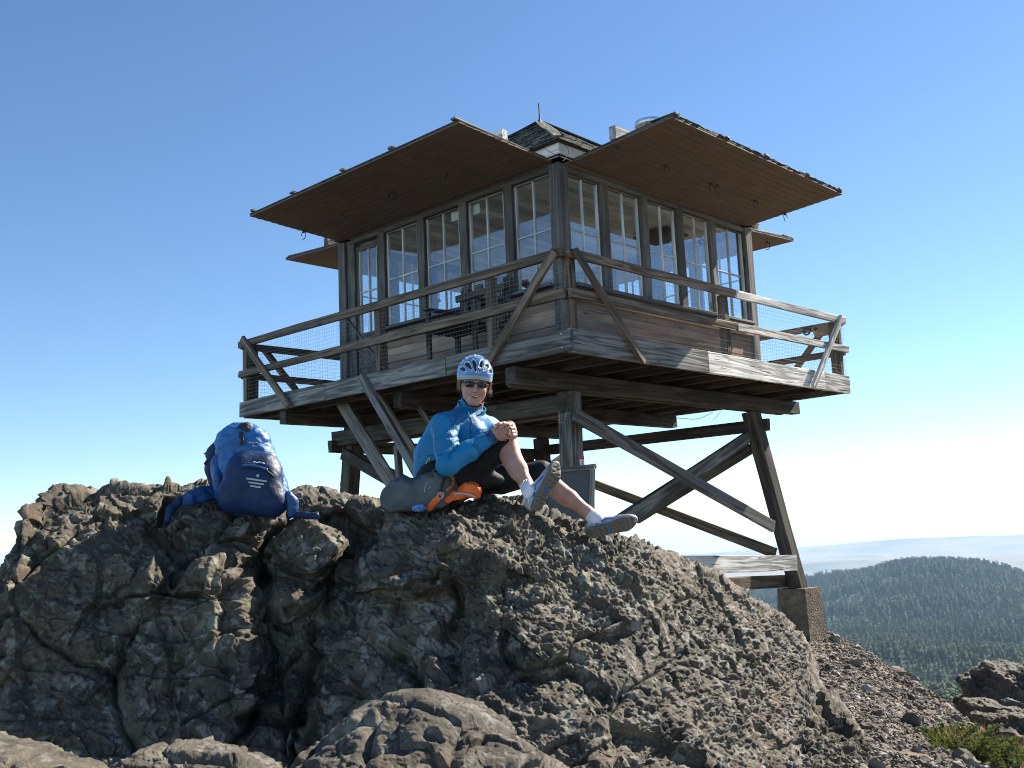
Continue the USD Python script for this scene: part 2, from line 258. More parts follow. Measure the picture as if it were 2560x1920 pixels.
beam(T, 'rail_brace', W_(.68, 3.10, .74), W_(-.02, 3.10, .0), .03, .03, W_FRAME)
for s in (1, -1): beam(T, 'rail_brace', E_(s * 2.75, 3.07, .80), E_(s * 1.8, 3.07, -.2), .09, .05, W_BROWN); beam(T, 'rail_brace', N_(s * 2.75, 3.19, .80), N_(s * 1.8, 3.19, -.2), .09, .05, W_BROWN)
# stair under the left catwalk
beam(T, 'stair_stringer', on_plane(841, 985, 0, -2.75), on_plane(1062, 1340, 0, -2.75), .19, .05, W_FRAME)
sb0, sb1 = on_plane(903, 940, 0, -3.21), on_plane(1110, 1300, 0, -3.21); beam(T, 'stair_stringer', sb0, sb1, .10, .07, W_GREY)
beam(T, 'stair_rail', on_plane(935, 980, 0, -3.0), on_plane(1058, 1165, 0, -3.0), .12, .05, W_BROWN)
beam(T, 'stair_rail', on_plane(1035, 1000, 0, -2.6), on_plane(1075, 1060, 0, -2.6), .07, .04, W_BROWN)
beam(T, 'stair_post', on_plane(993, 1115, 0, -3.0), on_plane(1000, 1200, 0, -3.0), .07, .07, W_GREY, up=(0, 1, 0))
# cabin: posts, siding, sills, windows
for sx in (-1, 1):
    for sy in (-1, 1): beam(T, 'corner_post', (sx * 2.07, sy * 2.07, .0), (sx * 2.07, sy * 2.07, 2.24), .17, .17, W_FRAME, up=(0, 1, 0), ch=.01)
MULL = {'S': (-1.28, -.46, .345, 1.14), 'W': (1.19, .357, -.467, -1.275), 'N': (-1.2, -.4, .4, 1.2), 'E': (-1.2, -.4, .4, 1.2)}
def window(side, u0, u1, z0, z1, door=False):
    P = SIDES[side]; w = AC - .06; mb = Mb(); fw = .028 if not door else .07
    for u in (u0 + fw / 2, u1 - fw / 2): mb.beam(P(u, w, z0), P(u, w, z1), fw, .045, up=P(1, 0, 0) - P(0, 0, 0), rough=0)
    for z in (z0 + fw / 2, z1 - fw / 2): mb.beam(P(u0 + fw, w, z), P(u1 - fw, w, z), fw, .043, rough=0)
    um = (u0 + u1) / 2; zm = 1.5 if not door else 1.44
    mm = Mb(); mm.beam(P(um, w, z0 + fw), P(um, w, z1 - fw), .019, .04, up=P(1, 0, 0) - P(0, 0, 0), rough=0); mm.beam(P(u0 + fw, w, zm), P(u1 - fw, w, zm), .018, .034, rough=0)
    for u, e in ((u0 + fw, 1), (u1 - fw, -1)): mm.beam(P(u + e * .006, w, z0 + fw), P(u + e * .006, w, z1 - fw), .012, .05, up=P(1, 0, 0) - P(0, 0, 0), rough=0)
    if door: mb.add(*[box(P(u0 + .01, w - .02, .02), P(u1 - .01, w + .018, z0 + .02)).vertices, box(P(u0 + .01, w - .02, .02), P(u1 - .01, w + .018, z0 + .02)).faces])
    q = mb.put(T, 'door' if door else 'window', W_FRAME); mm.put(q, 'muntin', W_MUNTIN)
    for a, b in ((u0 + fw, um - .0085), (um + .0085, u1 - fw)):
        for c, d in ((z0 + fw, zm - .01), (zm + .01, z1 - fw)): put(q, 'pane', box(P(a, w - .002, c), P(b, w + .002, d)), M_GLASS)
    if door:
        k = trimesh.creation.icosphere(2, .028); k.apply_translation(P(u0 + .045, w + .06, .92)); put(q, 'handle', k, M_IRON)
for side in 'SWNE':
    P = SIDES[side]; e = 1.985
    mu = sorted(MULL[side])
    for u in mu: beam(T, 'mullion', P(u, AC - .045, .02 if side == 'W' and u > 1 else .78), P(u, AC - .045, 2.2), .135, .09, W_FRAME, up=P(1, 0, 0) - P(0, 0, 0))
    edges = [-e] + mu + [e]
    for i in range(5):
        u0 = edges[i] + (.07 if i else 0); u1 = edges[i + 1] - (.07 if i < 4 else 0)
        if side == 'W' and i == 4: window(side, u0, 1.80, .78, 2.12, door=True); beam(T, 'door_jamb', P(1.89, AC - .05, .02), P(1.89, AC - .05, 2.2), .17, .08, W_FRAME, up=P(1, 0, 0) - P(0, 0, 0))
        else: window(side, u0, u1, .81, 2.18)
    lim = 1.12 if side == 'W' else e
    for i, z in enumerate(np.arange(.02, .60, .102)):
        beam(T, 'siding_board', P(-e, AC - .035 + .004 * (i % 2), z + .05), P(lim, AC - .035 + .004 * (i % 2), z + .05), .098, .03, W_SIDING, rough=.0012, ch=.006)
    put(T, 'wall_lining', box(P(-e, AC - .10, .0), P(lim, AC - .07, .78)), W_CEIL)
    beam(T, 'belt_trim', P(-e, AC - .01, .655), P(lim, AC - .01, .655), .07, .07, W_SIDING)
    beam(T, 'siding_board', P(-e, AC - .036, .735), P(lim, AC - .036, .735), .088, .03, W_SIDING, rough=.001)
    beam(T, 'window_sill', P(-e, AC + .01, .80), P(lim, AC + .01, .80), .035, .16, W_FRAME)
    beam(T, 'head_plate', P(-e, AC - .06, 2.215), P(e, AC - .06, 2.215), .06, .12, W_FRAME)
# inside: floor and boarded ceiling
put(T, 'floor', box((-2.05, -2.05, -.006), (2.05, 2.05, .02)), W_CEIL)
for i, y in enumerate(np.arange(-1.98, 2.0, .132)): beam(T, 'ceiling_board', (-2.03, y, 2.262), (2.03, y, 2.262), .02, .128, W_CEIL, rough=0, seg=1, ch=.004)
# hip roof: white eave trim, shingles, ridge pin, chimney
for side in 'SWNE':
    P = SIDES[side]
    beam(T, 'eave_trim', P(-2.25, 2.235, 2.375), P(2.25, 2.235, 2.375), .14, .035, W_WHITE, rough=.001)
    put(T, 'soffit', box(P(-2.19, 1.98, 2.29), P(2.19, 2.2, 2.302)), W_WHITE)
apex, ev, ez = A3([0, 0, 3.985]), 2.33, 2.43
rv = A3([(-ev, -ev, ez), (ev, -ev, ez), (ev, ev, ez), (-ev, ev, ez), (0, 0, 3.94)]); roof = put(T, 'roof', (rv, A3([(0, 1, 4), (1, 2, 4), (2, 3, 4), (3, 0, 4), (0, 2, 1), (0, 3, 2)])), W_SHINGLE)
stuffmb = Mb()
for side in 'SWNE':
    P = SIDES[side]; sl = math.hypot(ev, apex[2] - ez); rows = 17
    for r in range(rows):
        s0, s1 = r / rows, min(1, (r + 1.35) / rows); half = ev * (1 - s0)
        n = max(1, int(half * 2 / .2)); cut = np.linspace(-half, half, n + 1) + np.r_[0, RNG.uniform(-.035, .035, max(0, n - 1)), 0]
        for i in range(n):
            up_ = RNG.uniform(.016, .034); j = RNG.uniform(-.012, .012)
            zz = lambda s: ez + (apex[2] - ez) * s
            lim0, lim1 = ev * (1 - s0), ev * (1 - s1)
            u0, u1 = cut[i] + .005, cut[i + 1] - .005; c = lambda u: float(np.clip(u, -lim1, lim1))
            a, b = P(u0, ev * (1 - s0) + j, zz(s0) + up_), P(u1, ev * (1 - s0) + j, zz(s0) + up_); c0, d0 = P(c(u1), ev * (1 - s1), zz(s1) + .006), P(c(u0), ev * (1 - s1), zz(s1) + .006)
            dn = A3([0, 0, -.014]); v = A3([a, b, c0, d0, a + dn, b + dn, c0 + dn, d0 + dn])
            f = A3([(0, 1, 2), (0, 2, 3), (4, 6, 5), (4, 7, 6), (0, 4, 5), (0, 5, 1), (1, 5, 6), (1, 6, 2), (2, 6, 7), (2, 7, 3), (3, 7, 4), (3, 4, 0)])
            ax_ = P(1, 0, 0) - P(0, 0, 0); g = np.column_stack([v @ A3([0, 0, 1.0]) * 1.7, v @ ax_, np.zeros(8)]) + RNG.uniform(-40, 40, 3)
            if side in 'SW' and r >= 4: put(roof, 'shingle', (v, f), W_SHINGLE, gp=g)
            else: stuffmb.add(v, f, g)
stuffmb.put(roof, 'shingle_course', W_SHINGLE, kind='stuff')
for sx, sy in ((-1, -1), (1, -1), (-1, 1), (1, 1)): beam(roof, 'hip_cap', (sx * 2.28, sy * 2.28, ez + .06), (sx * .04, sy * .04, 3.99), .02, .13, W_SHINGLE, seg=6, rough=.006)
m = trimesh.creation.cone(.07, .12, sections=10); m.apply_translation((0, 0, 3.965)); put(roof, 'finial_base', m, M_IRON)
Mb().tube([(0, 0, 4.0), (.003, 0, 4.15), (0, 0, 4.31)], .011, 6).put(roof, 'ridge_pin', M_IRON)
cx, cy, cz = 1.12, -1.2, 3.84
ch = put(T, 'chimney', trimesh.creation.cylinder(.10, segment=[(cx, cy, 2.9), (cx, cy, cz)], sections=20), M_STEEL, smooth=40)
prof = A3([(0, .085), (.12, .075), (.225, .03), (.23, .0), (.225, -.03), (.19, -.04), (0.0, -.035)]); m = trimesh.creation.revolve(prof[::-1], sections=28); m.apply_translation((cx, cy, cz + .06)); put(ch, 'chimney_cap', m, M_STEEL, smooth=50)
# shutters held out level
def shutter(side, u0, u1, s=1.51, z0=2.27, z1=2.36):
    P = SIDES[side]; w0 = AC + .005; tilt = (z1 - z0) / s
    Z = lambda w: z0 + (w - w0) * tilt
    mb = Mb()
    n = 11; cut = np.linspace(u0, u1, 31)
    mb.beam(P((u0 + u1) / 2, w0 + .01, Z(w0) + .029), P((u0 + u1) / 2, w0 + s, Z(w0 + s) + .029), .018, u1 - u0, rough=0, ch=.003)
    q = mb.put(T, 'shutter', W_SHINGLE)
    k = 14; dw = s / k; mid = (u0 + u1) / 2
    for i in range(k):
        for a, b in ((u0, mid), (mid, u1)):
            w = w0 + (i + .5) * dw
            beam(q, 'plank', P(a + .002, w, Z(w) + .008), P(b - .002, w, Z(w) + .008), .02, dw - .0022, W_SHUTTER, rough=.0006, seg=2, ch=.0028)
    for u in (cut[:-1] if side in 'SE' else ()):     # split shakes along the outer edge
        wd = cut[1] - cut[0]; up_ = RNG.uniform(.0, .005)
        beam(q, 'shake', P(u + wd / 2, w0 + s - .30, Z(w0 + s) + .044 + up_), P(u + wd / 2, w0 + s + RNG.uniform(.0, .008), Z(w0 + s) + .044 + up_), .012, wd - .008, W_SHINGLE, seg=1, rough=.002)
    for t in (.02, .28, .5, .76, .985):
        u = u0 + (u1 - u0) * t; beam(q, 'batten', P(u, w0 + .2, Z(w0) + .060), P(u, w0 + s + .01, Z(w0 + s) + .066), .026, .08, W_GREY, seg=2)
    return q, Z
SH = {}
SH['W'] = shutter('W', -2.05, 2.10); SH['S'] = shutter('S', -1.965, 2.065); SH['N'] = shutter('N', -2.05, 2.05); SH['E'] = shutter('E', -2.05, 2.05)
def hook(q, c, side):
    P = SIDES[side]; th = np.linspace(0, 2 * np.pi * .86, 12)
    ring = [c + A3([0, 0, -.065]) + (P(1, 0, 0) - P(0, 0, 0)) * .05 * math.cos(t) + A3([0, 0, .06]) * math.sin(t) for t in th]
    Mb().tube(ring, .006, 5).tube([c + A3([0, 0, .0]), c + A3([0, 0, -.03])], .018, 6).put(q, 'hook', M_IRON)
r1 = lambda x, y: (600 + x * .3797, 240 + y * .3797); r2 = lambda x, y: (1340 + x * .3797, 240 + y * .3797)
for q in ((540, 335), (860, 455), (1155, 575), (1195, 583), (1445, 685), (1680, 785)): c = on_plane(*r2(*q), 2, 2.31); c[1] = np.clip(c[1], -3.55, -2.3); c[0] = min(c[0], 2.03); hook(SH['S'][0], A3([c[0], c[1], SH['S'][1](-c[1])]), 'S')
for q in ((410, 890), (680, 785), (975, 655), (1020, 640), (1355, 510), (1740, 360)): c = on_plane(*r1(*q), 2, 2.31); c[0] = np.clip(c[0], -3.55, -2.3); c[1] = min(c[1], 2.07); hook(SH['W'][0], A3([c[0], c[1], SH['W'][1](-c[0])]), 'W')
c = on_plane(*r2(1520, 960), 2, 2.31); hook(SH['E'][0], c, 'E')
for side in 'WSNE':
    P = SIDES[side]; q, Z = SH[side]
    beam(q, 'prop_beam', P(-1.9, 2.78, 2.475), P(1.9, 2.78, 2.475), .155, .10, W_BROWN if side in 'NE' else W_PALE_SUN, seg=5)
    for u in (-1.45, 0, 1.45): beam(q, 'spacer', P(u, 2.78, Z(2.78) + .02), P(u, 2.78, 2.397), .09, .09, W_GREY, up=P(1, 0, 0) - P(0, 0, 0), seg=1)
# ---------------------------------------------------------------- ground, far hills, haze
SEED = np.random.default_rng(11)
def depress(px, py, f):                     # a point on the sight line through the pixel, f metres ahead on the level
    d = ray(px, py); t = f / (d @ HF); P = CAM + d * t; return A3([(P - CAM) @ HR, f, P[2] - CAM[2]])
GP = [(0, 0, -1.6), (-3, 0, -1.7), (3, 0, -1.75), (-6, 0, -2.2), (6, 0, -3.0), (0, -6, -1.9), (-8, -6, -3), (8, -6, -4.5), (0, 3, -1.6), (2.5, 3, -1.6), (5, 4, -2.6),
      (-4, 4, -1.9), (-8, 6, -3.0), (-14, 8, -6), (-4, 10, -2.2), (-10, 14, -4), (0, 12, -2.0), (0, 18, -2.6), (-8, 22, -6), (4, 20, -4.2), (10, 20, -7), (0, 30, -8.5), (12, 30, -12), (-15, 30, -12)]
GP += [tuple(depress(*q)) for q in ((2300, 1905, 6.0), (2150, 1760, 8.6), (2045, 1640, 13.6), (2055, 1572, 15.5), (2200, 1655, 14.0), (2300, 1715, 12.0), (2384, 1771, 10.8), (2465, 1868, 9.0), (2150, 1640, 14.0))]
for q in ((2200, 1655, 14.0), (2384, 1771, 10.8), (2465, 1868, 9.0)):
    a = depress(*q); GP += [tuple(a + A3([1.3, .9, -.75])), tuple(a + A3([4, 2.6, -3.2])), tuple(a + A3([9, 5, -7.5]))]
GP = A3(GP); GP = np.vstack([GP, [depress(*q) for q in ((2465, 1915, 11.5), (2465, 1975, 14.5), (2384, 1805, 13.0), (2384, 1850, 16.0), (2540, 1950, 9.5), (2540, 1990, 12.5), (2300, 1760, 16.0), (2600, 2010, 9.0))]]); near_z = RBFInterpolator(GP[:, :2], GP[:, 2], kernel='linear', smoothing=.02)
azs = A3([-3.2, -.3, .0, .15, .2737, .32, .349, .375, .404, .44, .468, .55, .8, 3.2]); ridge_z = PchipInterpolator(azs, A3([-300, -300, -290, -262, -198, -163, -146, -143, -150, -172, -203, -230, -260, -300]))
prof = PchipInterpolator(A3([0, 30, 60, 150, 400, 900, 1300, 1700, 2300, 3000, 4200, 7000, 20000]), A3([-6, -10, -20, -48, -95, -137, -190, -205, -200, -210, -330, -430, -470]))
def ground_z(r, f):
    r, f = np.asarray(r, float), np.asarray(f, float); rho = np.hypot(r, f); az = np.arctan2(r, f)
    z = prof(np.clip(rho, 0, 20000))
    P3 = np.stack([r, f, 0 * r], -1)
    rz = ridge_z(az) + (meshkit.fbm(P3 / 260, 4, 3) - .5) * 22 + (meshkit.fbm(P3 / 900, 3, 15) - .5) * 40
    hill = np.where(rho < 3000, np.exp(-((rho - 3000) / 900) ** 2), np.exp(-((rho - 3000) / 620) ** 2))
    z = z + (np.maximum(rz, z) - z) * hill
    z = z + (meshkit.fbm(P3 / 420, 4, 5) - .5) * np.clip((rho - 300) / 900, 0, 1) * 105 * (1 - .5 * hill)
    for R0, wd, top0, top1, sd in ((9000, 1100, -372, -330, 9), (13800, 1300, -385, -285, 12)):
        t = np.clip((az - .2) / .3, -1, 2); zz = top0 + (top1 - top0) * t + (meshkit.fbm(P3 / 1900, 4, sd) - .5) * 130
        z = z + (np.maximum(zz, z) - z) * np.exp(-((rho - R0) / wd) ** 2)
    n = rho < 60
    if n.any():
        w = np.clip((rho[n] - 24) / 26, 0, 1); w = w * w * (3 - 2 * w); z[n] = near_z(np.column_stack([r[n], f[n]])) * (1 - w) + z[n] * w
    return z
rr = np.r_[0.4, 1, 2, 3, np.arange(4, 24, .45), 24 * (15000 / 24) ** np.linspace(0, 1, 210)]
aa = np.r_[np.linspace(-math.pi, -.1, 70)[:-1], np.linspace(-.1, .62, 420), np.linspace(.62, math.pi, 60)[1:-1]]
RR_, AA_ = np.meshgrid(rr, aa, indexing='ij'); r_, f_ = RR_ * np.sin(AA_), RR_ * np.cos(AA_); z_ = ground_z(r_, f_)
V = lay(r_, f_, z_).reshape(-1, 3); nr, na = RR_.shape; F = []
i, j = np.meshgrid(np.arange(nr - 1), np.arange(na), indexing='ij'); j2 = (j + 1) % na
F = np.stack([i * na + j, (i + 1) * na + j, (i + 1) * na + j2, i * na + j2], -1).reshape(-1, 4)[:, ::-1]
F = np.vstack([F[:, [0, 1, 2]], F[:, [0, 2, 3]]]); c = len(V); V = np.vstack([V, lay(A3(0.), A3(0.), A3(-1.6))])
F = np.vstack([F, np.column_stack([np.full(na, c), (np.arange(na) + 1) % na, np.arange(na)])])
if np.cross(V[F[:, 1]] - V[F[:, 0]], V[F[:, 2]] - V[F[:, 0]])[:, 2].mean() < 0: F = F[:, ::-1]
M_GROUND = mat('stony_forest_ground', {
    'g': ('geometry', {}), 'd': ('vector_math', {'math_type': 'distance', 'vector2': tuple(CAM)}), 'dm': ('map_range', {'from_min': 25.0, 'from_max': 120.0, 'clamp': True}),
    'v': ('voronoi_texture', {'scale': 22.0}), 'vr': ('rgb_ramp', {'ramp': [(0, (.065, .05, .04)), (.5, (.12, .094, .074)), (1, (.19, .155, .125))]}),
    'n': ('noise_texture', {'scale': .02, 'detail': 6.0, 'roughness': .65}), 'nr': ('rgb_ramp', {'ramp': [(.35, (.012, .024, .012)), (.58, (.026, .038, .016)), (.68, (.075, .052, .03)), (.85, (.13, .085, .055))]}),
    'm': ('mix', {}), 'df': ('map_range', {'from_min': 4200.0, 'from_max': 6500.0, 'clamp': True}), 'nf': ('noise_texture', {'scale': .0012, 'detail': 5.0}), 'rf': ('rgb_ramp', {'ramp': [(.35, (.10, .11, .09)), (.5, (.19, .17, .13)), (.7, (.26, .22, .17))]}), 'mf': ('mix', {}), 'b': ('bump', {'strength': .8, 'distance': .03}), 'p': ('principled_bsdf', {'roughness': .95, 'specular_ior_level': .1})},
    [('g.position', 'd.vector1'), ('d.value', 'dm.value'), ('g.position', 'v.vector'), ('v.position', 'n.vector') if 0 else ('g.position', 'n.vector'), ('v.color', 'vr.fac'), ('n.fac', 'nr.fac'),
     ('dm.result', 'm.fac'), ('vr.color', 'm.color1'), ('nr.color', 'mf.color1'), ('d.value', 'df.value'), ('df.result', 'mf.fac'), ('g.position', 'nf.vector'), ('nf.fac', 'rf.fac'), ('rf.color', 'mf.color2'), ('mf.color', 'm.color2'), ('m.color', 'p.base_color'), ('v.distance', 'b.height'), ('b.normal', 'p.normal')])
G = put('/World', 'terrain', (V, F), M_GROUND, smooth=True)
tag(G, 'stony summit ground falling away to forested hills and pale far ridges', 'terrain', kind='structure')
HZ = 16500.0
zlo = V[:, 2].min() - 1.0
M_HAZE = mat('pale_air', {'v': ('principled_volume', {'color': (.50, .74, 1.0), 'density': 5.4e-5, 'anisotropy': .05})}, [], surface=None, volume='v.volume')
hb = box((CAM[0] - HZ, CAM[1] - HZ, zlo), (CAM[0] + HZ, CAM[1] + HZ, 6.0)); h = put('/World', 'haze', hb, M_HAZE); tag(h, 'pale blue haze over the far hills', 'haze', kind='stuff')
# conifers
def leaf_mat(name, lo, hi):
    return mat(name, {'oi': ('object_info', {}), 'r': ('rgb_ramp', {'ramp': [(0, lo), (1, hi)]}), 'p': ('principled_bsdf', {'roughness': .8, 'specular_ior_level': .15}), 't': ('translucent_bsdf', {}), 'm': ('mix_closure', {'fac': .25})},
               [('oi.random', 'r.fac'), ('r.color', 'p.base_color'), ('r.color', 't.color'), ('p.BSDF', 'm.closure1'), ('t.BSDF', 'm.closure2')], surface='m.closure')
M_FIR = leaf_mat('conifer_needles', (.010, .024, .011), (.048, .075, .022)); M_FIR_LIGHT = leaf_mat('bright_conifer_needles', (.045, .080, .022), (.105, .140, .038)); M_BARK = plain('bark', (.06, .045, .035), .9)
def conifer(h, rad, tiers, arms, seed):
    g = np.random.default_rng(seed); mb = Mb()
    for k in range(tiers):
        t = k / tiers; z = h * (.10 + .88 * t); rk = rad * (1 - t) ** .8 * g.uniform(.75, 1.15) + .12
        for a in range(arms):
            th = 2 * math.pi * (a + g.uniform(-.35, .35)) / arms + k * 1.3; L = rk * g.uniform(.65, 1.15); w = L * .42
            d = A3([math.cos(th), math.sin(th), 0]); s = A3([-d[1], d[0], 0]); top = A3([0, 0, z + h * .05]); tip = d * L + A3([0, 0, z - L * .35])
            mid = d * L * .55 + A3([0, 0, z - L * .04]); v = [top, mid + s * w, tip, mid - s * w, mid + A3([0, 0, -.12 * h / tiers * 3])]
            mb.add(v, A3([(0, 1, 2), (0, 2, 3), (0, 4, 1), (0, 3, 4), (1, 4, 2), (2, 4, 3)]))
    return np.vstack(mb.v), np.vstack(mb.f)
FOREST = UsdGeom.PointInstancer.Define(stage, '/World/forest'); tag(FOREST, 'dense dark conifer forest covering the hill and valley on the right', 'forest', kind='stuff')
UsdGeom.Scope.Define(stage, '/World/forest/kinds'); protos = []
for q in range(6):
    mv, mf = conifer(1.0, (.17, .20, .15, .22, .19, .23)[q], 7, 5, q + 1); pth = f'/World/forest/kinds/conifer' + (f'_{q:03d}' if q else ''); usdkit.mesh(stage, pth, (mv, mf), M_FIR if q < 4 else M_FIR_LIGHT); protos.append(pth)
FOREST.CreatePrototypesRel().SetTargets(protos)
def scatter(n, ra, rz, a0, a1, s):
    g = np.random.default_rng(s); rho = np.sqrt(g.uniform(ra ** 2, rz ** 2, n)); az = g.uniform(a0, a1, n); return rho * np.sin(az), rho * np.cos(az), g
pr_, pf_, hs_ = [], [], []
for n, ra, rz, h0, h1, sd in ((5200, 330, 1100, 9, 17, 1), (9000, 1050, 2050, 9, 17, 2), (15000, 2000, 3300, 10, 25, 3)):
    a, b, g = scatter(n, ra, rz, .17, .56, sd); Q3 = np.stack([a, b, 0 * a], -1); cl = meshkit.fbm(Q3 / 150, 4, 8); keep = (g.random(n) < np.clip((cl - .30) * 5.5, .02, 1)) | (rz < 2100)
    pr_.append(a[keep]); pf_.append(b[keep]); hs_.append(g.uniform(h0, h1, n)[keep] * (.7 + .6 * cl[keep]))
pr_, pf_, hs_ = map(np.concatenate, (pr_, pf_, hs_)); tz = ground_z(pr_, pf_); TP = lay(pr_, pf_, tz - .3)
g = np.random.default_rng(5); n = len(TP); yaw = g.uniform(0, math.pi, n)
FOREST.CreatePositionsAttr(Vt.Vec3fArray.FromNumpy(TP.astype(np.float32))); FOREST.CreateProtoIndicesAttr(Vt.IntArray.FromNumpy(np.where((g.random(n) < np.where(np.hypot(pr_, pf_) < 1400, .7, .10 + .5 * (meshkit.fbm(np.stack([pr_, pf_, 0 * pr_], -1) / 210, 3, 4) > .56))), g.integers(4, 6, n), g.integers(0, 4, n)).astype(np.int32)))
FOREST.CreateScalesAttr(Vt.Vec3fArray.FromNumpy(np.column_stack([hs_ * g.uniform(.8, 1.25, n), hs_ * g.uniform(.8, 1.25, n), hs_]).astype(np.float32)))
FOREST.CreateOrientationsAttr(Vt.QuathArray([Gf.Quath(float(math.cos(y)), 0, 0, float(math.sin(y))) for y in yaw]))

# single conifers that stand out: the crest of the hill and the front of the near wood
UsdGeom.Scope.Define(stage, '/World/forest/single'); cls = []
for q in range(3):
    b_ = f'/World/forest/single/tree_{q:03d}'; c_ = stage.CreateClassPrim(f'/World/conifer_class_{q:03d}'); mv, mf = conifer(1.0, (.17, .20, .15)[q], 9, 6, q + 31)
    usdkit.mesh(stage, f'/World/conifer_class_{q:03d}/crown', (mv, mf), M_FIR); tv, tf = tube_mesh([(0, 0, 0), (0, 0, .5), (0, 0, .97)], [.016, .011, .003], 6); usdkit.mesh(stage, f'/World/conifer_class_{q:03d}/trunk', (tv, tf), M_BARK); cls.append(f'/World/conifer_class_{q:03d}')
stage.RemovePrim('/World/forest/single')
g = np.random.default_rng(77)
def lone(az, rho, h, label, group):
    r, f = rho * math.sin(az), rho * math.cos(az); P = lay(A3(r), A3(f), ground_z(A3([r]), A3([f]))[0] - .3)
    p_ = path_for('/World', 'conifer_tree'); x = UsdGeom.Xform.Define(stage, p_); x.AddTranslateOp().Set(Gf.Vec3d(*map(float, P))); x.AddRotateZOp().Set(float(g.uniform(0, 360))); w = h * g.uniform(.75, 1.1); x.AddScaleOp().Set(Gf.Vec3f(float(w), float(w), float(h)))
    x.GetPrim().GetReferences().AddInternalReference(cls[int(g.integers(0, 3))]); x.GetPrim().SetInstanceable(True); tag(x, label, 'tree', group)
for a in np.sort(g.uniform(.262, .475, 64)): lone(a, 3000 + g.uniform(-90, 60), g.uniform(13, 27), 'dark conifer standing on the crest line of the forested hill', 'conifers along the hill crest')
for a in np.sort(g.uniform(.30, .50, 60)): lone(a, g.uniform(380, 640), g.uniform(10, 17), 'green conifer at the front of the near wood below the gravel slope', 'conifers in the near wood')
# ---------------------------------------------------------------- rock outcrop in front, loose rocks, gravel, plants
from scipy.ndimage import gaussian_filter
def voro(p, size, seed, k=2):
    """Distances to the nearest cell centres of a jittered 3D lattice (in metres), the cell ids and the offset from the nearest centre."""
    g = np.random.default_rng(seed); lo, hi = p.min(0) - size * 2, p.max(0) + size * 2
    n = np.ceil((hi - lo) / size).astype(int)
    if np.prod(n) > 4_000_000:
        key = np.unique(np.floor((p - lo) / size).astype(np.int32), axis=0); nb = A3(np.meshgrid(*[[-1, 0, 1]] * 3)).reshape(3, -1).T
        c = np.unique((key[:, None] + nb).reshape(-1, 3), axis=0).astype(float)
    else: c = np.stack(np.meshgrid(*[np.arange(x) for x in n], indexing='ij'), -1).reshape(-1, 3).astype(float)
    c = lo + (c + g.uniform(.05, .95, c.shape)) * size
    d, i = cKDTree(c).query(p, k=k, workers=-1)
    h = g.uniform(0, 1, (len(c), 5))
    return d, i, h, p - c[i[:, 0]]
def rock_relief(p, knob, block):
    """Displacement along the surface normal: flat broken faces, shelves, long cracks, embedded pebbles, pits and grain. knob and block weigh the two characters of the rock."""
    w = p + (np.stack([meshkit.fbm(p * 5, 3, 21), meshkit.fbm(p * 5, 3, 22), meshkit.fbm(p * 5, 3, 23)], -1) - .5) * .06
    out = (meshkit.fbm(p * 1.3, 3, 30) - .5) * .06
    TILT = A3([[.86, -.42, .28], [.36, .90, .25], [-.36, -.11, .93]])
    for size, tl, st, ck, sd, sq in ((1.15, .14, .02, .05, 40, 1.3), (.50, .24, .025, .045, 41, 1.6), (.22, .26, .010, .008, 42, 1.9), (.085, .26, .003, .0, 49, 1.2)):
        q = w @ TILT.T * A3([1, 1, sq])
        d, i, h, off = voro(q, size, sd)
        f_ = (h[i[:, 0], 0] - .5) * st + (off * (h[i[:, 0], 1:4] - .5)).sum(1) * tl
        open_ = np.clip((h[i[:, 0], 4] + h[i[:, 1], 4] - 1.0) * 3, 0, 1)
        out += (f_ - ck * open_ * np.exp(-((d[:, 1] - d[:, 0]) / (.010 + size * .02)) ** 2)) * (.35 + .65 * block)
    for nrm, sp, am, sd in (((.30, .10, .95), .19, .034, 71), ((.62, -.74, .25), .33, .038, 72)):   # shelves: the rock steps in and out across two sets of joints
        s_ = w @ A3(nrm) / sp + (meshkit.fbm(p * 2.1, 2, sd) - .5) * 1.1; fr = s_ - np.floor(s_)
        out += am * block * (np.clip(fr / .9, 0, 1) - np.clip((fr - .9) / .1, 0, 1) - .45) * np.clip((meshkit.fbm(p * 1.7, 2, sd + 5) - .40) * 5, 0, 1)
    amp, sc, rg = .030, 6.0, 0
    for o in range(5): rg = rg + amp * (meshkit.noise(p * sc + o * 7.7, 60 + o) - .5); amp *= .66; sc *= 2.05
    out += rg * (.8 + .2 * knob)
    for size, amp, sd, thr in ((.066, .017, 43, .46), (.041, .014, 44, .36), (.026, .009, 47, .28)):
        d, i, h, off = voro(p + (w - p) * .5, size, sd)
        rad = size * (.32 + .32 * h[i[:, 0], 0]); q = np.clip(1 - (d[:, 0] / rad) ** 2, 0, 1)
        cover = np.clip((meshkit.fbm(p * 3.1, 2, sd) - thr) * 7, 0, 1)
        out += .8 * knob * cover * (amp * (q ** .42 * (.4 + 1.1 * h[i[:, 0], 1]) - .25) + (off * (h[i[:, 0], 2:5] - .5)).sum(1) * .9 * (q > 0))
    out -= .020 * np.clip((meshkit.noise(p * 21, 51) - .64) * 6, 0, 1)
    return out
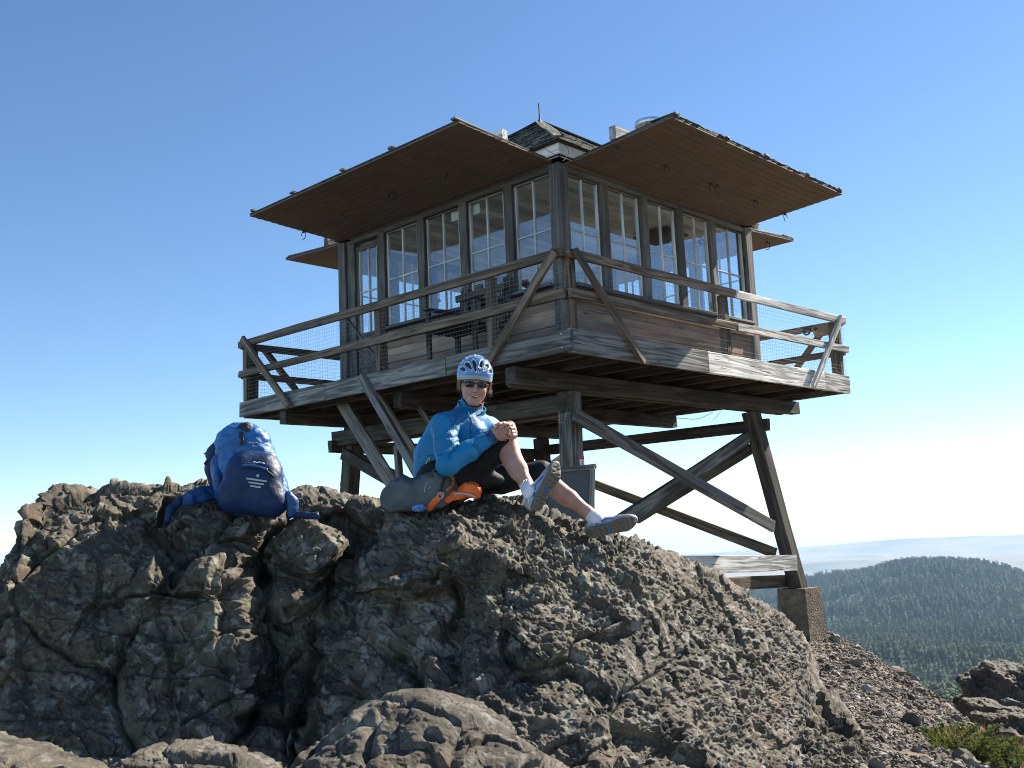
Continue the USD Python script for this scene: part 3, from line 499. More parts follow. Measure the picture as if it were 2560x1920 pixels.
def rock_sheet(name, label, crest, bottom_y, nu, nv, knob, block, mat_, feats=None, back=((.12, -.01), (.3, -.05), (.7, -.22), (1.3, -.8), (1.9, -1.9), (2.3, -3.0)), kind='structure', rough=1.0, convex=.5):
    """A rock mass. crest: rows of (picture x, picture y, distance of the crest, distance of the foot); the rock falls from the crest to the foot in front and drops away behind it."""
    cr = A3(crest, float); X = np.linspace(cr[0, 0], cr[-1, 0], nu)
    yc, dc, db = (PchipInterpolator(cr[:, 0], cr[:, k])(X) for k in (1, 2, 3))
    t = np.linspace(0, 1, nv) ** 1.08; Y = yc[None] + t[:, None] * (bottom_y - yc[None]); g = convex * np.sqrt(t) + (1 - convex) * t
    D = dc[None] + (db - dc)[None] * g[:, None]
    XX = np.broadcast_to(X[None], Y.shape)
    if feats is not None: D = D + feats(XX, Y, t[:, None])
    d = (np.stack([(XX - 1280) / FPX, -(Y - 960) / FPX, np.ones_like(Y)], -1)) @ ROT
    P = CAM + d * D[..., None]
    bs = A3((0.0,) + tuple(b[0] for b in back)); bz = A3((0.0,) + tuple(b[1] for b in back)); nb = max(24, nv // 6); s = (np.linspace(1, 0, nb + 1)[:-1]) ** 1.5 * bs[-1]
    B = P[0][None] + HF * s[:, None, None] + A3([0, 0, 1.0]) * PchipInterpolator(bs, bz)(s)[:, None, None]
    foot = P[-1][None] + A3([0, 0, -1.0]) * np.linspace(.1, 1.2, 6)[:, None, None] + HF * np.linspace(0, .5, 6)[:, None, None]
    P = np.vstack([B, P, foot]); R_, C_ = P.shape[:2]
    ps = np.stack([gaussian_filter(P[..., k], (nv / 26, nu / 60), mode='nearest') for k in range(3)], -1)     # displaced along the broad shape's normal
    du, dv = np.gradient(ps, axis=1), np.gradient(ps, axis=0); N = np.cross(du, dv); N /= np.linalg.norm(N, axis=-1, keepdims=True) + 1e-12
    if (N @ (-HF + A3([0, 0, 1.0]))).mean() < 0: N = -N
    p = P.reshape(-1, 3); ax_ = np.vstack([np.broadcast_to(X[None], (nb, C_)), XX, np.broadcast_to(X[None], (6, C_))]).ravel(); at_ = np.repeat(np.r_[np.zeros(nb), t, np.ones(6)], C_); kx = knob(ax_, at_) if callable(knob) else knob; bx = block(ax_, at_) if callable(block) else block
    p = p + N.reshape(-1, 3) * (rock_relief(p, kx, bx) * rough)[:, None]
    i, j = np.meshgrid(np.arange(R_ - 1), np.arange(C_ - 1), indexing='ij'); a = i * C_ + j
    f = np.stack([a, a + 1, a + C_ + 1, a + C_], -1).reshape(-1, 4); f = np.vstack([f[:, [0, 1, 2]], f[:, [0, 2, 3]]])
    n0 = np.cross(p[f[:, 1]] - p[f[:, 0]], p[f[:, 2]] - p[f[:, 0]])
    if (n0 @ (-HF + A3([0, 0, 1.0]))).mean() < 0: f = f[:, ::-1]
    q = put('/World', name, (p, f), mat_, smooth=True); tag(q, label, 'rock' if kind is None else None, kind=kind); return p.reshape(R_, C_, 3)
def rock_mat(name, base, tint=(1, 1, 1), lichen=.5):
    c = lambda r, g_, b: tuple(x * t for x, t in zip((r, g_, b), tint))
    return mat(name, {'g': ('geometry', {}),
        'n1': ('noise_texture', {'scale': 3.2, 'detail': 7.0, 'roughness': .66, 'distortion': .3}), 'r1': ('rgb_ramp', {'ramp': [(.30, c(.045 * base, .039 * base, .031 * base)), (.45, c(.12 * base, .104 * base, .080 * base)), (.58, c(.20 * base, .174 * base, .135 * base)), (.72, c(.29 * base, .26 * base, .205 * base))]}),
        'n2': ('noise_texture', {'scale': 12.0, 'detail': 5.0, 'roughness': .62, 'distortion': .6}), 'r2': ('rgb_ramp', {'ramp': [(.535, (0, 0, 0)), (.60, (lichen * 1.5, lichen * 1.5, lichen * 1.5))]}), 'm2': ('mix', {'color2': (.235, .228, .195)}),
        'n3': ('noise_texture', {'scale': 10.5, 'detail': 4.0, 'roughness': .6, 'distortion': .4}), 'mp': ('mapping', {'location': (7.3, 2.1, 5.5)}), 'r3': ('rgb_ramp', {'ramp': [(.60, (0, 0, 0)), (.67, (.75, .75, .75))]}), 'm3': ('mix', {'color2': (.125, .14, .065)}),
        'n4': ('noise_texture', {'scale': 13.0, 'detail': 5.0, 'roughness': .7}), 'mq': ('mapping', {'location': (1.3, 8.1, 2.5)}), 'r4': ('rgb_ramp', {'ramp': [(.34, (.85, .85, .85)), (.42, (0, 0, 0))]}), 'm4': ('mix', {'color2': (.018, .016, .014)}),
        'n6': ('noise_texture', {'scale': 2.1, 'detail': 4.0}), 'mr': ('mapping', {'location': (4.3, 3.1, 9.5)}), 'r6': ('rgb_ramp', {'ramp': [(.60, (0, 0, 0)), (.72, (.55, .55, .55))]}), 'm6': ('mix', {'color2': (.17, .10, .065)}),
        'n5': ('noise_texture', {'scale': 48.0, 'detail': 8.0, 'roughness': .8}), 'r5': ('rgb_ramp', {'ramp': [(.3, (.62, .62, .62)), (.7, (1.35, 1.33, 1.3))]}), 'm5': ('mix', {'mix_type': 'multiply', 'fac': .9}),
        'b': ('bump', {'strength': .9, 'distance': .016}), 'p': ('principled_bsdf', {'roughness': .78, 'specular_ior_level': .35})},
        [('g.position', 'n1.vector'), ('g.position', 'n2.vector'), ('g.position', 'mp.vector'), ('mp.vector', 'n3.vector'), ('g.position', 'mq.vector'), ('mq.vector', 'n4.vector'), ('g.position', 'n5.vector'), ('g.position', 'mr.vector'), ('mr.vector', 'n6.vector'),
         ('n1.fac', 'r1.fac'), ('n6.fac', 'r6.fac'), ('r6.color', 'm6.fac'), ('r1.color', 'm6.color1'), ('n2.fac', 'r2.fac'), ('r2.color', 'm2.fac'), ('m6.color', 'm2.color1'), ('n3.fac', 'r3.fac'), ('r3.color', 'm3.fac'), ('m2.color', 'm3.color1'),
         ('n4.fac', 'r4.fac'), ('r4.color', 'm4.fac'), ('m3.color', 'm4.color1'), ('n5.fac', 'r5.fac'), ('m4.color', 'm5.color1'), ('r5.color', 'm5.color2'), ('m5.color', 'p.base_color'), ('n5.fac', 'b.height'), ('b.normal', 'p.normal')])
M_ROCK = rock_mat('lichened_dark_rock', .54, (1.06, 1.0, .92)); M_ROCK_TAN = rock_mat('tan_foreground_rock', .56, (1.0, .98, .95), .35); M_ROCK_DARK = rock_mat('brown_boulder_rock', .40, (1.08, .95, .82), .15)
def seg_dist(X, Y, pts):
    """Distance in picture units to a broken line, and the signed side."""
    best = np.full(X.shape, 1e9); side = np.zeros(X.shape)
    for (x0, y0), (x1, y1) in zip(pts[:-1], pts[1:]):
        dx, dy = x1 - x0, y1 - y0; t = np.clip(((X - x0) * dx + (Y - y0) * dy) / (dx * dx + dy * dy), 0, 1)
        ex, ey = X - x0 - t * dx, Y - y0 - t * dy; d = np.hypot(ex, ey); m = d < best; best = np.where(m, d, best); side = np.where(m, np.sign(ex * dy - ey * dx), side)
    return best, side
def outcrop_features(X, Y, t):
    o = np.zeros_like(X); fade = np.clip(t / .06, 0, 1)
    wob = (meshkit.noise(np.stack([X / 60, Y / 60, 0 * X], -1), 3) - .5) * 40
    def crack(pts, depth, wid):
        d, _ = seg_dist(X + wob, Y + wob, pts); return depth * np.exp(-(d / wid) ** 2)
    def step(pts, amount, wid, reach):          # one side of the line stands proud of the other
        d, s = seg_dist(X + wob * .6, Y + wob * .6, pts); return amount * .5 * np.tanh(s * d / wid) * np.exp(-(d / reach) ** 2)
    def lump(x, y, rx, ry, amount, p=2.0):
        q = np.clip(1 - (np.abs((X + wob * .5 - x) / rx) ** p + np.abs((Y + wob * .5 - y) / ry) ** p), 0, 1); return -amount * np.minimum(1, q * 2.2)
    o += crack([(935, 1350), (905, 1400), (860, 1500), (812, 1650), (760, 1800), (735, 2000)], .20, 30) + crack([(835, 1290), (900, 1340), (935, 1360)], .2, 26)
    o += step([(945, 1330), (860, 1500), (812, 1650), (735, 2000)], -.22, 22, 170)
    o += crack([(735, 1290), (700, 1350), (655, 1410), (660, 1455)], .16, 16) + crack([(660, 1455), (760, 1480), (850, 1470)], .12, 16)
    o += crack([(430, 1270), (420, 1340), (445, 1400), (420, 1430)], .14, 22) + crack([(660, 1450), (650, 1600), (690, 1700), (620, 1800)], .12, 18)
    o += crack([(600, 1790), (750, 1800)], .12, 14) + crack([(640, 1790), (580, 1900)], .10, 12)
    o += step([(420, 1400), (520, 1405), (640, 1440), (655, 1560), (640, 1650)], .22, 14, 130)
    o += lump(770, 1372, 105, 72, .15, 1.2) + lump(545, 1315, 110, 62, .10, 1.3) + lump(640, 1320, 52, 50, .08, 1.3) + lump(720, 1500, 90, 75, .11, 1.3) + lump(250, 1330, 190, 130, .07, 1.3)
    o += lump(810, 1268, 50, 34, .05) + lump(470, 1440, 130, 60, .10)
    o += lump(1060, 1330, 120, 70, .12) + lump(1010, 1440, 130, 60, .12) + lump(1180, 1400, 110, 70, .10) + step([(930, 1400), (1100, 1385), (1260, 1420)], -.10, 18, 90)
    o += crack([(1150, 1480), (1160, 1560), (1120, 1640)], .13, 18) + crack([(1260, 1560), (1270, 1640)], .10, 16) + step([(1000, 1480), (1140, 1470), (1250, 1560)], -.12, 16, 110)
    o += crack([(1010, 1650), (1060, 1700), (1040, 1800)], .14, 22) + crack([(1300, 1700), (1420, 1690), (1500, 1720)], .08, 16) + lump(1500, 1500, 200, 90, .07) + lump(1330, 1600, 110, 70, .08)
    return o * fade
CREST = [(-330, 1690, 4.9, 4.35), (-120, 1530, 5.1, 4.35), (-40, 1440, 5.2, 4.35), (0, 1378, 5.25, 4.35), (38, 1270, 5.35, 4.38), (90, 1226, 5.5, 4.4), (150, 1200, 5.65, 4.4), (300, 1190, 5.8, 4.42), (430, 1192, 5.9, 4.45), (520, 1198, 5.95, 4.46), (600, 1222, 5.98, 4.47), (690, 1238, 6.0, 4.47), (765, 1220, 6.1, 4.45), (820, 1216, 6.15, 4.4),
         (905, 1236, 6.1, 4.3), (960, 1246, 6.0, 4.2), (1050, 1252, 5.95, 4.0), (1150, 1238, 5.9, 3.9), (1215, 1226, 5.9, 3.85), (1270, 1233, 5.88, 3.85), (1320, 1258, 5.85, 3.85), (1400, 1288, 5.85, 3.85), (1490, 1322, 5.85, 3.9), (1560, 1338, 5.9, 3.95), (1620, 1360, 6.0, 4.0), (1700, 1402, 6.3, 4.1), (1800, 1446, 6.7, 4.25), (1900, 1502, 7.1, 4.4), (1970, 1552, 7.5, 4.55), (2012, 1600, 7.7, 4.6), (2035, 1655, 7.6, 4.65), (2070, 1730, 7.2, 4.7), (2120, 1800, 6.7, 4.8), (2190, 1900, 6.0, 4.95), (2240, 1990, 5.5, 5.1)]
ss = lambda x, a, b: np.clip((x - a) / (b - a), 0, 1)
OUT = rock_sheet('rock_outcrop', 'large dark lichened rock outcrop filling the foreground under the tower', CREST, 2060, 1250, 520, lambda x, t: .10 + .90 * ss(x, 880, 1150) * (.35 + .65 * np.maximum(1 - ss(t, .18, .55), ss(x, 1500, 1850))), lambda x, t: 1.0 - .55 * ss(x, 880, 1200), M_ROCK, outcrop_features)
tag('/World/rock_outcrop', category='rock')
rock_sheet('foreground_rock', 'pale tan rock slab lowest in the middle foreground', [(700, 2010, 3.1, 2.7), (760, 1905, 3.1, 2.7), (840, 1840, 3.15, 2.7), (960, 1760, 3.2, 2.7), (1040, 1748, 3.2, 2.7), (1150, 1782, 3.2, 2.7), (1260, 1838, 3.15, 2.7), (1380, 1902, 3.1, 2.72), (1470, 1990, 3.05, 2.75)], 2060, 330, 130, .30, .8, M_ROCK_TAN, None, ((.1, -.005), (.25, -.03), (.5, -.13), (.8, -.45), (1.0, -1.0)), kind=None, rough=.55)
rock_sheet('foreground_rock', 'knobbly pinkish tan rock low in the left foreground', [(230, 2010, 2.9, 2.6), (290, 1905, 2.9, 2.6), (360, 1878, 2.95, 2.6), (470, 1868, 2.95, 2.6), (560, 1872, 2.95, 2.6), (640, 1910, 2.9, 2.6), (720, 2010, 2.85, 2.6)], 2050, 240, 80, .9, .4, M_ROCK_TAN, None, ((.1, -.005), (.25, -.03), (.5, -.13), (.8, -.45), (1.0, -1.0)), kind=None, rough=.5)
rock_sheet('foreground_rock', 'pinkish tan rock cut by the lower left corner', [(-160, 1850, 2.8, 2.5), (-60, 1868, 2.8, 2.5), (40, 1882, 2.8, 2.5), (110, 1900, 2.8, 2.5), (170, 1930, 2.75, 2.5), (230, 2010, 2.7, 2.5)], 2050, 180, 70, .9, .4, M_ROCK_TAN, None, ((.1, -.005), (.25, -.03), (.5, -.13), (.8, -.45), (1.0, -1.0)), kind=None, rough=.5)
def boulder(label, px, py, depth, rad, seed, squash=(1, 1, .8)):
    c = at(px, py, depth); m = trimesh.creation.icosphere(6, 1.0); n = m.vertices.copy(); p = n * A3(squash) * rad
    p = p * (1 + (meshkit.fbm(n * 1.7 + seed, 3, seed) - .5)[:, None] * .55) + c
    p = p + n * (rock_relief(p, .8, .7) * .7)[:, None]
    q = put('/World', 'boulder', (p, m.faces), M_ROCK_DARK, smooth=True); tag(q, label, 'boulder'); return q
boulder('brown boulder behind the gravel slope, the upper one at right', 2520, 1758, 12.8, .52, 3, (1.3, 1.1, .9))
boulder('dark brown boulder below the upper one at the right edge', 2510, 1845, 12.0, .56, 8, (1.1, 1.2, .75))
boulder('shadowed boulder at the foot of the two brown boulders', 2620, 1880, 11.6, .6, 12, (1.2, 1.2, .7))
# gravel
g = np.random.default_rng(31)
GR = UsdGeom.PointInstancer.Define(stage, '/World/gravel'); tag(GR, 'brown broken gravel strewn over the slope beside the outcrop', 'gravel', kind='stuff'); UsdGeom.Scope.Define(stage, '/World/gravel/kinds'); pr = []
M_STONE = mat('gravel_stone', {'oi': ('object_info', {}), 'r': ('rgb_ramp', {'ramp': [(0, (.062, .051, .040)), (.5, (.122, .102, .080)), (.85, (.185, .158, .128)), (1, (.34, .30, .25))]}), 'p': ('principled_bsdf', {'roughness': .85, 'specular_ior_level': .2})}, [('oi.random', 'r.fac'), ('r.color', 'p.base_color')])
for q in range(5):
    m = trimesh.creation.icosphere(1, 1.0); v = m.vertices * A3([1, g.uniform(.6, .9), g.uniform(.4, .65)]) * (1 + g.uniform(-.25, .25, (len(m.vertices), 1)))
    pth = '/World/gravel/kinds/stone' + (f'_{q:03d}' if q else ''); usdkit.mesh(stage, pth, trimesh.Trimesh(v, m.faces, process=False), M_STONE); pr.append(pth)
GR.CreatePrototypesRel().SetTargets(pr)
n = 42000; fz = g.uniform(5.0, 17, n); rz = fz * g.uniform(.24, .62, n); ok = meshkit.fbm(np.stack([rz * .9, fz * .9, 0 * rz], -1), 3, 2) > .27; fz, rz = fz[ok], rz[ok]; n = len(fz); sz = np.minimum(.11, .007 + g.exponential(.007, n) + .022 * (g.random(n) < .006) * g.exponential(1.0, n)) * (fz / 9) ** .3
pos = lay(rz, fz, ground_z(rz, fz) + sz * .15); qn = g.normal(size=(n, 4)) * A3([1, .35, .35, 1]); qn /= np.linalg.norm(qn, axis=1, keepdims=True)
GR.CreatePositionsAttr(Vt.Vec3fArray.FromNumpy(pos.astype(np.float32))); GR.CreateProtoIndicesAttr(Vt.IntArray.FromNumpy(g.integers(0, 5, n).astype(np.int32))); GR.CreateScalesAttr(Vt.Vec3fArray.FromNumpy(np.repeat(sz[:, None], 3, 1).astype(np.float32)))
GR.CreateOrientationsAttr(Vt.QuathArray([Gf.Quath(*map(float, a)) for a in qn]))
# green sprig, dry grass
M_GREEN = leaf_mat('green_needles', (.045, .070, .018), (.11, .13, .035)); M_STRAW = leaf_mat('dry_straw', (.26, .17, .08), (.36, .25, .13))
def sprig(name, label, cat, base, n, length, spread, seed):
    g = np.random.default_rng(seed); t = thing(name, label, cat, base); stem, leaf = Mb(), Mb(); base = A3(base)
    for k in range(n):
        th = g.uniform(0, 2 * math.pi); el = g.uniform(.25, 1.15); L = length * g.uniform(.5, 1.15)
        d = A3([math.cos(th) * math.cos(el), math.sin(th) * math.cos(el), math.sin(el)]); s = np.linspace(0, 1, 9)[:, None]
        pts = base + A3([g.uniform(-1, 1), g.uniform(-1, 1), 0]) * spread * .4 + d * L * s + A3([0, 0, -.35 * L]) * s ** 2; stem.tube(pts, np.linspace(.006, .0015, 9), 4)
        for i in range(1, 9):
            for a in range(9):
                q = g.uniform(0, 1); o = pts[i - 1] * (1 - q) + pts[i] * q; ax = g.normal(size=3); ax[2] *= .6; ax = ax / np.linalg.norm(ax) + d * .7; ax /= np.linalg.norm(ax); l = L * .16 * (1.2 - i / 9) + .02; w = np.cross(ax, g.normal(size=3)); w = w / np.linalg.norm(w) * .006
                leaf.add(A3([o - w * .4, o + ax * l * .5 - w, o + ax * l, o + ax * l * .5 + w]), A3([(0, 1, 2), (0, 2, 3)]))
    stem.put(t, 'stem', M_BARK); leaf.put(t, 'needles', M_GREEN); return t
def drop(px, py, f):
    a = depress(px, py, f); return lay(A3(a[0]), A3(a[1]), A3(float(ground_z(A3([a[0]]), A3([a[1]]))[0])))
sprig('green_shrub', 'low bright green conifer shrub at the lower right corner', 'shrub', drop(2450, 1908, 7.4), 75, .42, .55, 4)
sprig('green_shrub', 'small green conifer sprig left of the larger shrub', 'shrub', drop(2370, 1862, 7.9), 40, .27, .35, 9)
def grass(label, base, n, h, seed):
    g = np.random.default_rng(seed); t = thing('dry_grass_tuft', label, 'grass', base); mb = Mb()
    for k in range(n):
        o = A3(base) + A3([g.normal() * .09, g.normal() * .09, 0]); d = A3([g.normal() * .35, g.normal() * .35, 1]); L = h * g.uniform(.5, 1.1); w = A3([g.normal(), g.normal(), 0]); w = w / np.linalg.norm(w) * .003; a, b = o + d * L * .55, o + d * L + A3([d[0], d[1], -.25]) * L * .3
        mb.add(A3([o - w, o + w, a + w * .8, a - w * .8, b]), A3([(0, 1, 2), (0, 2, 3), (3, 2, 4)]))
    mb.put(t, 'blades', M_STRAW, kind='stuff')
grass('tuft of orange brown dry grass below the brown boulders', drop(2530, 1905, 9.0), 260, .34, 3)
for k_, q in enumerate(((2440, 1862, 10.0), (2552, 1893, 9.4), (2390, 1890, 7.6))): grass(('small dry grass tuft on the gravel edge left of the orange tuft', 'dry grass tuft at the right edge by the shrub', 'thin dry grass among the green sprigs')[k_], drop(*q), 90, .2, 50 + k_)
for q in ((2015, 1665, 8.2), (2050, 1700, 7.9)): grass('thin pale dry grass at the edge of the outcrop' + (' nearest the concrete pier' if q[0] < 2030 else ' just below the first tuft'), drop(*q), 40, .2, int(q[0]))
# ---------------------------------------------------------------- soft shapes: blended tapered limbs turned into one skin
def net(Fv, lo, res):
    """Surface of the field Fv < 0 (naive surface nets)."""
    inside = Fv < 0; nx, ny, nz = Fv.shape; s = np.zeros((nx - 1, ny - 1, nz - 1), np.int8)
    for a, b, c in np.ndindex(2, 2, 2): s += inside[a:nx - 1 + a, b:ny - 1 + b, c:nz - 1 + c]
    act = (s > 0) & (s < 8); idx = np.argwhere(act); ids = np.full(act.shape, -1, np.int32); ids[act] = np.arange(len(idx))
    acc, cnt = np.zeros((len(idx), 3)), np.zeros(len(idx)); C8 = A3(list(np.ndindex(2, 2, 2)))
    vals = np.stack([Fv[idx[:, 0] + c[0], idx[:, 1] + c[1], idx[:, 2] + c[2]] for c in C8], 1)
    for a in range(8):
        for b in range(a + 1, 8):
            if np.abs(C8[a] - C8[b]).sum() != 1: continue
            m = (vals[:, a] < 0) != (vals[:, b] < 0); t = vals[m, a] / (vals[m, a] - vals[m, b]); acc[m] += C8[a] + (C8[b] - C8[a]) * t[:, None]; cnt[m] += 1
    v = lo + (idx + acc / cnt[:, None]) * res; faces = []
    for ax in range(3):
        o = [x for x in range(3) if x != ax]; sl0 = [slice(None)] * 3; sl1 = [slice(None)] * 3; sl0[ax] = slice(0, -1); sl1[ax] = slice(1, None)
        e = np.argwhere(inside[tuple(sl0)] != inside[tuple(sl1)]); e = e[(e[:, o[0]] > 0) & (e[:, o[1]] > 0) & (e[:, o[0]] < Fv.shape[o[0]] - 1) & (e[:, o[1]] < Fv.shape[o[1]] - 1)]
        q = []
        for da, db in ((1, 1), (0, 1), (0, 0), (1, 0)):
            k = e.copy(); k[:, o[0]] -= da; k[:, o[1]] -= db; q.append(ids[k[:, 0], k[:, 1], k[:, 2]])
        q = np.stack(q, 1); fl = inside[e[:, 0], e[:, 1], e[:, 2]]
        if ax == 1: fl = ~fl
        q[~fl] = q[~fl][:, ::-1]; faces.append(q)
    q = np.vstack(faces); q = q[(q >= 0).all(1)]
    return v, np.vstack([q[:, [0, 1, 2]], q[:, [0, 2, 3]]])
class Skin:
    def __init__(s): s.ops = []
    def limb(s, *pts, k=.02):                    # (point, radius), (point, radius) ...
        for (a, ra), (b, rb) in zip(pts[:-1], pts[1:]): s.ops.append(('c', A3(a, float), A3(b, float), ra, rb, k))
        return s
    def ball(s, c, r, k=.02): s.ops.append(('c', A3(c, float), A3(c, float) + 1e-6, r, r, k)); return s
    def egg(s, c, axes, radii, k=.02, cut=False): s.ops.append(('x' if cut else 'e', A3(c, float), A3(axes, float), A3(radii, float), None, k)); return s     # rows of axes: the egg's directions
    def half(s, c, n): s.ops.append(('h', A3(c, float), A3(n, float), None, None, 0)); return s              # takes away what lies on the side n points to
    def mesh(s, res, smooth=2):
        los, his = [], []
        for o in s.ops:
            if o[0] == 'c': los += [o[1] - o[3], o[2] - o[4]]; his += [o[1] + o[3], o[2] + o[4]]
            if o[0] == 'e': r = np.abs(o[2] * o[3][:, None]).sum(0); los.append(o[1] - r); his.append(o[1] + r)
        lo, hi = np.min(los, 0) - res * 4, np.max(his, 0) + res * 4; n = np.ceil((hi - lo) / res).astype(int) + 1
        Fv = np.full(n, .2, np.float32); gx = [lo[k] + np.arange(n[k]) * res for k in range(3)]
        for o in s.ops:
            if o[0] == 'c': b0, b1 = np.minimum(o[1] - o[3], o[2] - o[4]), np.maximum(o[1] + o[3], o[2] + o[4])
            elif o[0] in 'ex': r = np.abs(o[2] * o[3][:, None]).sum(0); b0, b1 = o[1] - r, o[1] + r
            else: b0, b1 = lo, hi
            pad = o[5] * 1.5 + res * 3
            i0 = np.clip(np.floor((b0 - pad - lo) / res), 0, n - 1).astype(int); i1 = np.clip(np.ceil((b1 + pad - lo) / res) + 1, 1, n).astype(int)
            sl = tuple(slice(i0[k], i1[k]) for k in range(3)); P = np.stack(np.meshgrid(*[gx[k][sl[k]] for k in range(3)], indexing='ij'), -1)
            if o[0] == 'c':
                ab = o[2] - o[1]; t = np.clip(((P - o[1]) @ ab) / (ab @ ab), 0, 1); d = np.linalg.norm(P - o[1] - t[..., None] * ab, axis=-1) - (o[3] + (o[4] - o[3]) * t)
            elif o[0] in 'ex':
                q = ((P - o[1]) @ o[2].T) / o[3]; kq = np.linalg.norm(q, axis=-1); k2 = np.linalg.norm(q / o[3], axis=-1) + 1e-9; d = kq * (kq - 1) / k2
            else: d = (P - o[1]) @ o[2]
            A = Fv[sl]; k = max(o[5], 1e-5)
            if o[0] in 'ce': h = np.clip(.5 + .5 * (A - d) / k, 0, 1); Fv[sl] = A * (1 - h) + d * h - k * h * (1 - h)
            elif o[0] == 'x': h = np.clip(.5 - .5 * (A + d) / k, 0, 1); Fv[sl] = A * (1 - h) - d * h + k * h * (1 - h)
            else: Fv[sl] = np.maximum(A, d)
        v, f = net(Fv, lo, res); m = trimesh.Trimesh(v, f, process=False)
        if smooth: trimesh.smoothing.filter_taubin(m, iterations=smooth)
        return np.array(m.vertices), np.array(m.faces)
def normals_of(v, f):
    n = np.zeros_like(v); fn = np.cross(v[f[:, 1]] - v[f[:, 0]], v[f[:, 2]] - v[f[:, 0]])
    for k in range(3): np.add.at(n, f[:, k], fn)
    return n / (np.linalg.norm(n, axis=1, keepdims=True) + 1e-12)
VR, VU, VF = ROT                                   # right, up and away as seen by the photographer
def vv(r, u, f): return VR * r + VU * u + VF * f
# ---------------------------------------------------------------- things in and around the tower
def fabric(name, col, rough=.75, sheen=.0, scale=420.0, bumpd=.0012, spec=.3, var=.25):
    lo, hi = [c * (1 - var) for c in col], [min(1, c * (1 + var)) for c in col]
    return mat(name, {'g': ('geometry', {}), 'n': ('noise_texture', {'scale': 9.0, 'detail': 4.0}), 'r': ('rgb_ramp', {'ramp': [(.3, lo), (.7, hi)]}), 'm': ('noise_texture', {'scale': scale, 'detail': 2.0}), 'n2': ('noise_texture', {'scale': 26.0, 'detail': 3.0, 'distortion': 1.2}),
                      'ad': ('math', {'math_type': 'multiply_add', 'value2': 6.0}), 'b': ('bump', {'strength': .55, 'distance': bumpd}), 'p': ('principled_bsdf', {'roughness': rough, 'specular_ior_level': spec, 'sheen_weight': sheen})},
               [('g.position', 'n.vector'), ('g.position', 'm.vector'), ('g.position', 'n2.vector'), ('n.fac', 'r.fac'), ('r.color', 'p.base_color'), ('n2.fac', 'ad.value1'), ('m.fac', 'ad.value3'), ('ad.value', 'b.height'), ('b.normal', 'p.normal')])
M_ORANGE = fabric('orange_ripstop', (.70, .13, .025), .45); M_GREYBAG = fabric('grey_canvas', (.080, .090, .094), .85); M_NAVY = fabric('navy_nylon', (.005, .020, .068), .5)
M_BLUE = fabric('blue_nylon', (.010, .10, .275), .42, spec=.5); M_MIDBLUE = fabric('mid_blue_nylon', (.008, .062, .185), .45, spec=.5); M_STRAPBLK = fabric('black_webbing', (.016, .016, .018), .6); M_STRAPOR = fabric('tan_orange_webbing', (.30, .13, .04), .7)
M_REFL = plain('reflective_grey_strip', (.40, .40, .40), .5); M_REDP = plain('red_print', (.45, .06, .05), .7); M_CLOTH = fabric('blue_and_white_cloth', (.10, .20, .42), .8, var=.8)
# sign board leaning by the near leg
def frame_thing(name, label, cat, c00, c10, c01, t, mat_f, mat_p, fw=.05):
    c00, c10, c01 = A3(c00), A3(c10), A3(c01); q = thing(name, label, cat, c00); ex, ez = c10 - c00, c01 - c00; n = np.cross(ex, ez); n /= np.linalg.norm(n)
    if n @ VF > 0: n = -n
    up = ez / np.linalg.norm(ez); sx = ex / np.linalg.norm(ex)
    pv = A3([c00 + sx * fw + up * fw, c10 - sx * fw + up * fw, c10 - sx * fw + ez - up * fw, c00 + sx * fw + ez - up * fw]); pv = np.vstack([pv + n * .002, pv - n * .016])
    pf = A3([(0, 1, 2), (0, 2, 3), (4, 6, 5), (4, 7, 6), (0, 4, 5), (0, 5, 1), (1, 5, 6), (1, 6, 2), (2, 6, 7), (2, 7, 3), (3, 7, 4), (3, 4, 0)]); put(q, 'panel', (pv, pf), mat_p, gp=pv * A3([1, 1, 1]))
    for a, b, u in ((c00, c10, up), (c00 + ez - up * fw, c10 + ez - up * fw, up)): beam(q, 'frame_rail', a + u * fw / 2, b + u * fw / 2, fw, t, mat_f, up=u)
    for a in (c00, c10 - sx * fw): beam(q, 'frame_stile', a + sx * fw / 2 + up * fw, a + sx * fw / 2 + ez - up * fw, fw, t * .96, mat_f, up=sx)
    return q
sg = frame_thing('sign_board', 'dark framed board standing behind the rock beside the near leg', 'sign board', at(1352, 1400, 10.2), at(1486, 1388, 10.0), at(1354, 1175, 10.2), .045, W_GREY, plain('board_panel', (.050, .055, .060), .8))
# small printed card on the near leg
cp = on_plane(1449, 1140, 1, -2.245); cd = thing('leg_card', 'small white card with a red top fixed to the near tower leg', 'card', cp)
def quad_slab(parent, name, o, ex, ez, m, t=.004):
    n = np.cross(ex, ez); n /= np.linalg.norm(n); v = A3([o, o + ex, o + ex + ez, o + ez]); v = np.vstack([v - n * t / 2, v + n * t / 2])
    return put(parent, name, (v, A3([(0, 2, 1), (0, 3, 2), (4, 5, 6), (4, 6, 7), (0, 1, 5), (0, 5, 4), (1, 2, 6), (1, 6, 5), (2, 3, 7), (2, 7, 6), (3, 0, 4), (3, 4, 7)])), m)
quad_slab(cd, 'card_body', cp + A3([0, 0, -.115]), A3([.075, 0, 0]), A3([0, 0, .075]), M_PAPER); quad_slab(cd, 'card_header', cp + A3([0, 0, -.04]), A3([.075, 0, 0]), A3([0, 0, .04]), M_REDP)
quad_slab(cd, 'print_line', cp + A3([.015, -.004, -.07]), A3([.045, 0, 0]), A3([0, 0, .010]), M_BLACK, .002); quad_slab(cd, 'print_line', cp + A3([.02, -.004, -.095]), A3([.035, 0, 0]), A3([0, 0, .012]), M_BLACK, .002)
